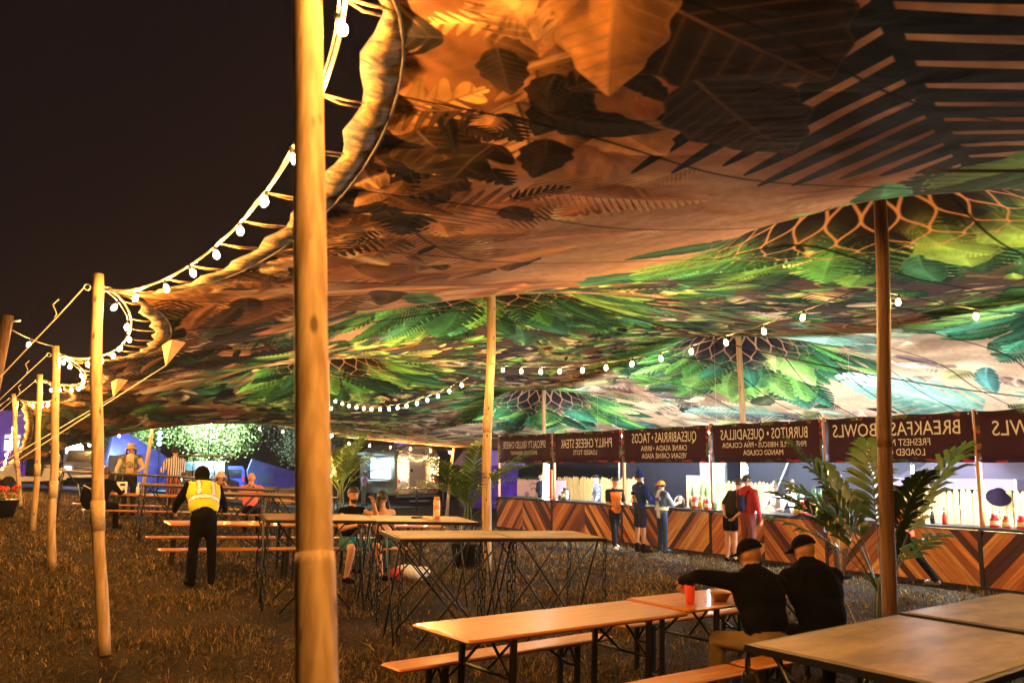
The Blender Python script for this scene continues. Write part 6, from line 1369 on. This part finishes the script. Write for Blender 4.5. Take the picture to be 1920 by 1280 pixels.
# fairy lights on the rear
FAIRY = emis('fairy_glow', (1, .62, .25), 22); ft = thing('fairy_lights', 'curtain of tiny fairy lights on the rear of the silver caravan', 'string lights', (18.05, 40.6, 0)); fd = MB().ell((0, 0, 0), .022, 6, 4).mesh('fairy_bulb', FAIRY)
for x_ in list(np.linspace(-1.05, -.6, 6)) + list(np.linspace(.55, 1.0, 5)):
    zs = np.arange(2.35, 1.1 + random.random() * .4, -.13)
    MB().tube([(x_, 0, 2.42), (x_ + .02, -.02, zs[-1])], .004, 4).build('fairy_cord', CORD, ft)
    for z_ in zs: link('fairy_bulb', fd, ft, (x_ + random.gauss(0, .025), -.03, z_ + random.gauss(0, .03)))
for x_ in np.linspace(-.5, .4, 14): link('fairy_bulb', fd, ft, (x_, -.05, 2.42 - .22 * math.sin((x_ + .5) / .9 * math.pi)))
person('woman in wide-brim hat standing at the lit hatch of the silver caravan', (16.0, 42.6, 0), R(-75), 1.7, 'pale', cloth('lilac_top', (.4, .3, .55)), cloth('grey_green', (.12, .16, .15)), None, .3, arms=[((-.2, .4, -.85), (.1, .95, .0)), ((.2, .4, -.85), (-.1, .95, .1))], hat=('brim', cloth('pale_lilac_hat', (.5, .45, .6))), hair=BROWNHAIR, hairlen=.25, female=True, voxel=.025, loose=1.05)
# retractable barrier
t = thing('queue_barrier', 'black retractable queue barrier in front of the silver caravan', 'barrier', (17.0, 37.2, 0))
for x_ in (-.55, .75): MB().tube([(x_, 0, 0), (x_, 0, 1.0)], .035, 8).build('post', BLACK, t); MB().lathe([(.0001, 0), (.17, 0), (.16, .03), (.0001, .04)], (x_, 0, 0), 12).build('foot', BLACK, t)
MB().box((.1, 0, .94), (1.24, .008, .05)).build('belt', BLACK, t)
# ---- purple cloth stall and painted panel behind the far end of the bar
PUR = mat('purple_cloth', (.1, .04, .26), .8, bump=1, bscale=2.5, var=.4, scale=2); t = thing('purple_stall', 'purple draped stall between the silver caravan and the bar', 'stall', (20.6, 38.2, 0)); MB().bbox((0, 0, 1.0), (2.6, 1.2, 2.0), .05).build('drape', PUR, t); MB().prism([(-1.5, 2.0), (1.5, 2.0), (.9, 2.7), (-.9, 2.7)], -.9, .9, 0, 'y').build('canopy', mat('lilac_canopy', (.4, .3, .7), .8), t)
t = thing('painted_panel', 'pale pink panel painted with a face beneath the grilled cheese banner', 'panel', (17.6, 28.6, 0), 0); MB().bbox((0, 0, .95), (.06, 3.4, 1.1), .02).build('board', mat('pale_pink_panel', (.62, .45, .6), .5), t)
ln = MB(); 
for c_, r_, a0, a1 in (((-.5, 1.25), .3, .3, 2.8), ((-.5, 1.12), .2, .2, 2.9), ((-.5, 1.15), .12, 0, 6.28), ((.45, 1.2), .28, .3, 2.8), ((.45, 1.08), .18, .2, 2.9), ((1.1, .8), .25, 1.5, 4.0)): ln.tube([(-.04, c_[0] + r_ * math.cos(a), c_[1] + r_ * .6 * math.sin(a)) for a in np.linspace(a0, a1, 12)], .016, 5)
o = ln.build('face_lines', mat('plum_lines', (.12, .03, .12), .5), t); o['kind'] = 'stuff'
MB().ell((-.04, .95, .95), (.01, .16, .1), 12, 6).build('painted_lips', mat('lilac_lips', (.3, .1, .5), .5), t)
for y_ in (-1.5, 1.5): MB().box((.1, y_, .75), (.06, .06, 1.5)).build('leg', BLACK, t)
# dark vendor wall and lorry behind the bar
NB = mat('navy_tarpaulin', (.012, .014, .035), .7, bump=.5, bscale=1.6, var=.2, scale=2)
def wall(label, x, y0, y1, h, m, frame=None, z0=0):
    t = thing('vendor_booth', label, 'booth', (x, (y0 + y1) / 2, z0)); L_ = y1 - y0
    MB().bbox((.6, 0, h / 2), (1.2, L_, h), .04).build('tarpaulin', m, t)
    for y_ in (-L_ / 2, L_ / 2): MB().bbox((-.05, y_, h / 2), (.07, .07, h), .01).build('post', frame or STEEL, t)
    MB().bbox((-.05, 0, h - .03), (.06, L_, .06), .01).build('top_rail', frame or STEEL, t)
    return t
t = wall('navy tarpaulin booth behind the tacos counter', 20.2, 21.6, 27.2, 2.5, NB); MB().bbox((-.08, -1.6, 1.25), (.03, 1.3, .9), .01).build('hatch_counter', WHT, t)
t = wall('navy tarpaulin booth with white frame behind the bar staff', 20.6, 14.6, 21.2, 2.6, mat('slate_tarpaulin', (.022, .024, .045), .7, bump=.5, bscale=1.6), WHT)
for a, b in (((-.1, 2.6, .2), (-.1, 1.2, 2.5)), ((-.1, -2.4, .3), (-.1, -1.2, 2.5))): MB().tube([a, b], .025, 6).build('guy_pole', WHT, t)
t = thing('cabin_door', 'grey cabin door in a white frame behind the tacos and burritos post', 'door', (19.9, 21.9, 0)); MB().bbox((0, 0, 1.25), (.06, .9, 2.1), .01).build('leaf', mat('grey_door', (.3, .3, .32), .5), t); MB().box((-.04, 0, 2.34), (.06, 1.06, .08)).build('frame', WHT, t)
for y_ in (-.5, .5): MB().box((-.04, y_, 1.2), (.06, .08, 2.2)).build('frame', WHT, t)
MB().ell((-.06, .35, 1.2), (.03, .05, .03), 8, 5).build('handle', STEEL, t)
# peaked canopy tent
LIL = mat('lilac_white_canopy', (.2, .16, .26), .8)
t = thing('canopy_tent', 'pale lilac peaked canopy tent beyond the picket fence at right', 'tent', (21.0, 13.6, 0)); W2, D2 = 1.8, 1.6; vs = [(-D2, -W2, 1.75), (D2, -W2, 1.75), (D2, W2, 1.75), (-D2, W2, 1.75)]; fs_ = []; pk = (0, 0, 2.75)
def dome(u_, v_):
    r_ = max(abs(u_), abs(v_)); return (u_ * D2, v_ * W2, 1.75 + 1.0 * (1 - r_) ** 1.5)
g = 12; vs = [dome(-1 + 2 * i / g, -1 + 2 * j / g) for j in range(g + 1) for i in range(g + 1)]; fs_ = [(j * (g + 1) + i, j * (g + 1) + i + 1, (j + 1) * (g + 1) + i + 1, (j + 1) * (g + 1) + i) for j in range(g) for i in range(g)]
MB().add(vs, fs_, 0, True).build('roof', LIL, t)
for a, b in (((-D2, -W2), (-D2, W2)), ((-D2, W2), (D2, W2)), ((-D2, -W2), (D2, -W2))): MB().add([(a[0], a[1], 1.75), (b[0], b[1], 1.75), (b[0], b[1], 1.5), (a[0], a[1], 1.5)], [(0, 1, 2, 3)]).build('valance', LIL, t)
for a in ((-D2, -W2), (-D2, W2), (D2, W2), (D2, -W2)): MB().box((a[0], a[1], .87), (.05, .05, 1.75)).build('leg', WHT, t)
t = thing('house_wall', 'dark clapboard house with white window at the right edge', 'house', (22.2, 10.4, 0)); MB().bbox((.6, 0, 1.8), (1.0, 4.4, 3.6), .02).build('wall', mat('dark_clapboard', (.05, .06, .08), .7), t)
wn = MB().box((.08, 1.7, 2.05), (.04, .7, 1.0)).build('window', GLS, t)
for y_ in (1.3, 1.7, 2.1): MB().box((.05, y_, 2.05), (.05, .07, 1.12)).build('window_frame', WHT, wn)
for z_ in (1.52, 2.05, 2.58): MB().box((.045, 1.7, z_), (.05, .9, .07)).build('window_bar', WHT, wn)
t = thing('straw_hat', 'dark purple wide hat hooked on the picket fence at the right edge', 'hat', (17.25, 10.85, 1.45)); MB().lathe([(.0001, .16), (.1, .15), (.13, .0), (.22, -.02), (.23, -.03), (.22, -.035), (.13, -.02)], (0, 0, 0), 18, 0, True, Matrix.Rotation(-.7, 3, 'Y') @ Matrix.Rotation(.5, 3, 'X')).build('brim_and_crown', mat('plum_hat', (.006, .003, .008), .95, spec=.02), t); MB().tube([(.02, .0, .02), (.1, 0, .1)], .01, 5).build('hook', STEEL, t)
# ---- trees
def tree(label, x, y, H_, cr_, n, mtl, seed, z=None, group='trees beyond the tent', crown_h=.62):
    random.seed(seed); r_ = np.random.default_rng(seed); z = gz(x, 34) if z is None else z; t = thing('tree', label, 'tree', (x, y, z), 0, group)
    tr = MB(); tr.tube([(0, 0, 0), (.1, 0, H_ * .25), (.0, .1, H_ * .5), (.05, 0, H_ * .8)], [.22, .17, .12, .04], 9)
    cl = []
    for k in range(16):
        a = random.uniform(0, 6.28); e = random.uniform(.1, 1.2); l = cr_ * random.uniform(.5, 1.0); s0 = Vector((.03, .03, H_ * random.uniform(.28, .6))); e0 = s0 + Vector((math.cos(a) * math.cos(e) * l, math.sin(a) * math.cos(e) * l, math.sin(e) * l * .9)); mid = s0.lerp(e0, .5) + Vector((0, 0, -.1 * l)); tr.tube([s0, mid, e0], [.07, .045, .015], 6)
        cl += [e0, mid.lerp(e0, .5)]
    tr.build('trunk', mat('tree_bark', (.06, .045, .03), .9, var=.4, scale=6), t)
    for k in range(34): 
        v = Vector((random.gauss(0, 1), random.gauss(0, 1), random.gauss(0, .8))).normalized() * random.uniform(.45, 1.0); cl.append(Vector((v.x * cr_, v.y * cr_, H_ * crown_h + v.z * H_ * .38)))
    cl = np.array([tuple(c) for c in cl]); ci = r_.integers(0, len(cl), n); P_ = cl[ci] + r_.normal(0, 1, (n, 3)) * np.array([cr_ * .16, cr_ * .16, cr_ * .12])
    d = r_.normal(0, 1, (n, 3)); d /= np.linalg.norm(d, axis=1)[:, None]; s_ = np.cross(d, r_.normal(0, 1, (n, 3))); s_ /= np.linalg.norm(s_, axis=1)[:, None]; L_ = r_.uniform(.09, .2, n)[:, None]
    v = np.stack([P_, P_ + d * L_ * .5 + s_ * L_ * .3, P_ + d * L_, P_ + d * L_ * .5 - s_ * L_ * .3], 1).reshape(-1, 3); f = np.arange(4 * n).reshape(n, 4)
    me = bpy.data.meshes.new('crown'); me.from_pydata(v.tolist(), [], f.tolist()); me.materials.append(mtl); me.update(); link('crown', me, t); return t
LF = mat('maple_leaf', (.08, .13, .03), .6, var=.4, scale=3); LFD = mat('night_leaf', (.03, .045, .02), .7, var=.4, scale=3)
tree('floodlit green tree beyond the tent above the striped shirt', 12.4, 62, 6.2, 3.1, 9000, LF, 41, crown_h=.66)
tree('dark tree right of the floodlit tree at the back', 19.5, 64, 7.0, 3.6, 6000, LFD, 42)
tree('dim tree left of the floodlit tree behind the blue tent', 7.2, 63, 6.0, 2.6, 6000, LF, 43)
tree('dark tree beyond the fence above the lilac canopy', 25.5, 15.4, 5.0, 2.2, 6000, LFD, 44, 0)
# ---- stage side of the field
t = thing('shipping_container', 'pale container wall washed with cyan light behind the striped shirt', 'container', (10.3, 58.6, gz(10.3, 34))); MB().bbox((0, 0, .95), (4.6, 1.6, 1.9), .03).build('body', mat('pale_container', (.4, .42, .42), .6, var=.3, scale=1.5), t)
for k in range(9): MB().box((-2.1 + .52 * k, -.82, .95), (.07, .05, 1.8)).build('rib', mat('container_rib', (.3, .32, .32), .6), t)
t = thing('utility_van', 'dark blue van seen from behind beyond the second golf cart', 'van', (13.0, 58.0, gz(13, 34))); BV = mat('blue_van_paint', (.03, .05, .25), .3, .2); MB().prism([(-.9, .3), (.9, .3), (.95, .9), (.85, 1.65), (.7, 1.85), (-.7, 1.85), (-.85, 1.65), (-.95, .9)], -.0, 3.8, 0, 'y').build('body', BV, t); MB().bbox((0, -.02, 1.4), (1.3, .04, .5), .02).build('rear_window', GLS, t)
for x_ in (-.8, .8): MB().bbox((x_, -.03, 1.05), (.12, .04, .35), .01).build('tail_lamp', JR, t)
for x_ in (-.75, .75): wheel(t, (x_, .6, .3), .3, .2, 'x')
MB().bbox((0, -.03, .65), (.45, .03, .14), .005).build('licence_plate', WHT, t)
t = thing('box_trailer', 'slanted blue-lit box trailer at the back left of the thick pole', 'trailer', (15.3, 57.0, gz(15, 34)), R(-12)); MB().prism([(-1.3, .35), (1.5, .35), (1.7, 1.5), (-1.2, 2.35), (-1.45, 1.6)], 0, 2.4, 0, 'y').build('body', mat('blue_trailer', (.09, .1, .26), .5, var=.35, scale=1.2), t); wheel(t, (.2, -.1, .32), .32, .2, 'y'); MB().bbox((-.3, -.03, 1.2), (.9, .04, .6), .01).build('side_hatch', mat('grey_hatch', (.12, .14, .2), .5), t)
t = thing('event_tent', 'dark blue pointed event tent behind the bucket-hat man', 'tent', (7.4, 54.5, gz(7, 34))); NT = mat('indigo_canvas', (.04, .045, .14), .8, var=.4, scale=1.5, bump=.6, bscale=2); MB().add([(-2.0, -1.5, 1.3), (1.8, -1.5, 1.3), (1.8, 1.5, 1.3), (-2.0, 1.5, 1.3), (-1.6, 0, 3.6), (-2.0, -1.5, 0), (1.8, -1.5, 0)], [(0, 1, 4), (1, 2, 4), (2, 3, 4), (3, 0, 4), (5, 6, 1, 0)]).build('canvas', NT, t)
for x_ in (-2.0, 1.8): MB().tube([(x_, -1.52, 0), (x_, -1.52, 1.35)], .04, 6).build('pole', STEEL, t)
t = thing('equipment_case', 'pale blue cabinet with a red star emblem behind the second pole', 'cabinet', (5.5, 49.6, gz(5.5, 34) + .0)); MB().bbox((0, 0, 1.25), (.85, .6, .9), .03).build('cabinet', mat('pale_blue_case', (.4, .5, .62), .5), t); MB().bbox((0, 0, .4), (.8, .55, .78), .03).build('stand', BLACK, t); m_ = MB()
for k in range(4): a = k * math.pi / 4; m_.box((0, -.31, 1.27), (.3, .012, .05), 0, Matrix.Rotation(a, 3, 'Y'))
e_ = m_.build('emblem', mat('emblem_red', (.6, .08, .08), .5), t); e_['kind'] = 'stuff'
t = thing('pickup_truck', 'white pickup truck front with chrome grille under the floodlights', 'truck', (4.1, 50.2, gz(4, 34))); PT = mat('pearl_truck_paint', (.55, .5, .52), .3); MB().prism([(-.98, .45), (.98, .45), (1.0, 1.05), (.9, 1.2), (-.9, 1.2), (-1.0, 1.05)], 0, 1.4, 0, 'y').build('hood', PT, t); MB().prism([(-.92, 1.2), (.92, 1.2), (.72, 1.85), (-.72, 1.85)], 1.2, 3.2, 0, 'y').build('cab', PT, t); MB().prism([(-.82, 1.24), (.82, 1.24), (.66, 1.76), (-.66, 1.76)], 1.16, 1.19, 0, 'y').build('windscreen', GLS, t); MB().bbox((0, -.02, .85), (1.0, .04, .34), .02).build('grille', BLACK, t)
for k in range(3): MB().box((0, -.05, .75 + .1 * k), (.96, .02, .03)).build('grille_bar', STEEL, t)
for x_ in (-.78, .78): MB().bbox((x_, -.03, .88), (.34, .06, .24), .03).build('headlight', mat('lamp_glass', (.7, .7, .75), .1, emit=(.9, .9, 1), es=1.2), t)
MB().bbox((0, -.08, .52), (1.95, .18, .2), .04).build('bumper', STEEL, t)
for x_ in (-.85, .85): wheel(t, (x_, .6, .38), .38, .24, 'x')
t = thing('purple_building', 'low building washed in purple light at the far left edge', 'building', (.0, 61, gz(0, 34))); MB().bbox((-1.6, .6, 2.0), (6.8, 1.2, 4.0), .05).build('wall', mat('pale_render', (.5, .45, .55), .7), t); wn = MB().bbox((1.0, -.03, 2.1), (.8, .06, .9), .02).build('window', emis('lit_window', (.7, .75, 1), 1.6), t); MB().box((1.0, -.08, 1.6), (1.1, .1, .1)).build('window_sill', WHT, wn)
# floodlights
floodlight('large bright stage floodlight left of the second pole', (3.7, 52, gz(4, 34)), 1.85, (4.2, 47, 1.2), (.6, .75, 1), 2600, 110, gs=220, r=.42, face=(0, 0, 2.5))
floodlight('smaller stage floodlight beside the second pole', (4.7, 52, gz(5, 34)), 1.8, (6.5, 54, 2.5), (.45, .6, 1), 2000, 120, gs=160, r=.26, face=(0, 0, 2.5))
floodlight('white floodlight high on a mast in front of the lit tree', (11.2, 56, gz(11, 34)), 4.4, (12.6, 62, 3.6), (.8, 1, .95), 16000, 120, gs=260, r=.26, face=(0, 0, 2.5))
floodlight('cyan ground floodlight washing the container wall', (9.6, 52, gz(9.6, 34)), .5, (10.5, 58, 1.8), (.2, .75, .9), 1500, 90, gs=3, r=.12)
floodlight('blue ground floodlight washing the van and trailer', (15.5, 51, gz(15, 34)), .5, (14.8, 58, 1.6), (.15, .18, 1), 260, 90, gs=3, r=.12)
floodlight('purple ground floodlight at the foot of the purple building', (1.0, 54.5, gz(1, 34)), .5, (.6, 61, 3.0), (.35, .08, 1), 450, 100, gs=3, r=.12)
floodlight('violet floodlight beside the event tent', (8.6, 50, gz(8, 34)), .5, (7.2, 55, 2.4), (.25, .2, 1), 170, 100, gs=3, r=.12)
floodlight('purple floodlight by the draped stall', (22.4, 35.4, 0), .4, (20.8, 38, 1.2), (.4, .15, 1), 110, 110, gs=3, r=.1)
floodlight('cyan floodlight lighting the grass by the silver caravan', (14.4, 45.5, 0), 2.3, (14.6, 42.0, 0), (.55, 1, .95), 500, 100, gs=4, r=.12)
floodlight('violet floodlight under the lilac canopy tent', (19.3, 16.6, 0), .35, (20.6, 14.5, 2.2), (.7, .55, 1), 60, 130, gs=2, r=.1)
for k, z_ in enumerate((3.75, 3.45, 3.2)): pass
t = thing('light_mast', 'mast with three round blue lamps behind the event tent', 'light mast', (7.9, 52.5, gz(8, 34))); MB().tube([(0, 0, 0), (0, 0, 3.3)], .035, 8).build('mast', BLACK, t)
for k, z_ in enumerate((3.2, 2.9, 2.62)): MB().ell((-.02, -.08, z_), (.13, .05, .13), 12, 8).build('lamp_head', emis('blue_lamp', (.35, .7, 1), 4), t)
# ------------------------------------------------------------------ thin night haze lit by the lamps
hz = MB(); hz.box((0, 260, 5.3), (830, 700, 13)); ho = hz.build('haze', None); ho.data.materials.clear()
hm = bpy.data.materials.new('night_haze'); hm.use_nodes = True; t = hm.node_tree; t.nodes.clear(); pv = t.nodes.new('ShaderNodeVolumePrincipled'); pv.inputs['Density'].default_value = .0004; pv.inputs['Color'].default_value = (.9, .92, 1, 1); pv.inputs['Anisotropy'].default_value = .35
om = t.nodes.new('ShaderNodeOutputMaterial'); t.links.new(pv.outputs[0], om.inputs['Volume']); ho.data.materials.append(hm); ho['kind'] = 'stuff'; ho['label'] = 'thin haze in the night air around the lamps'; ho['category'] = 'haze'
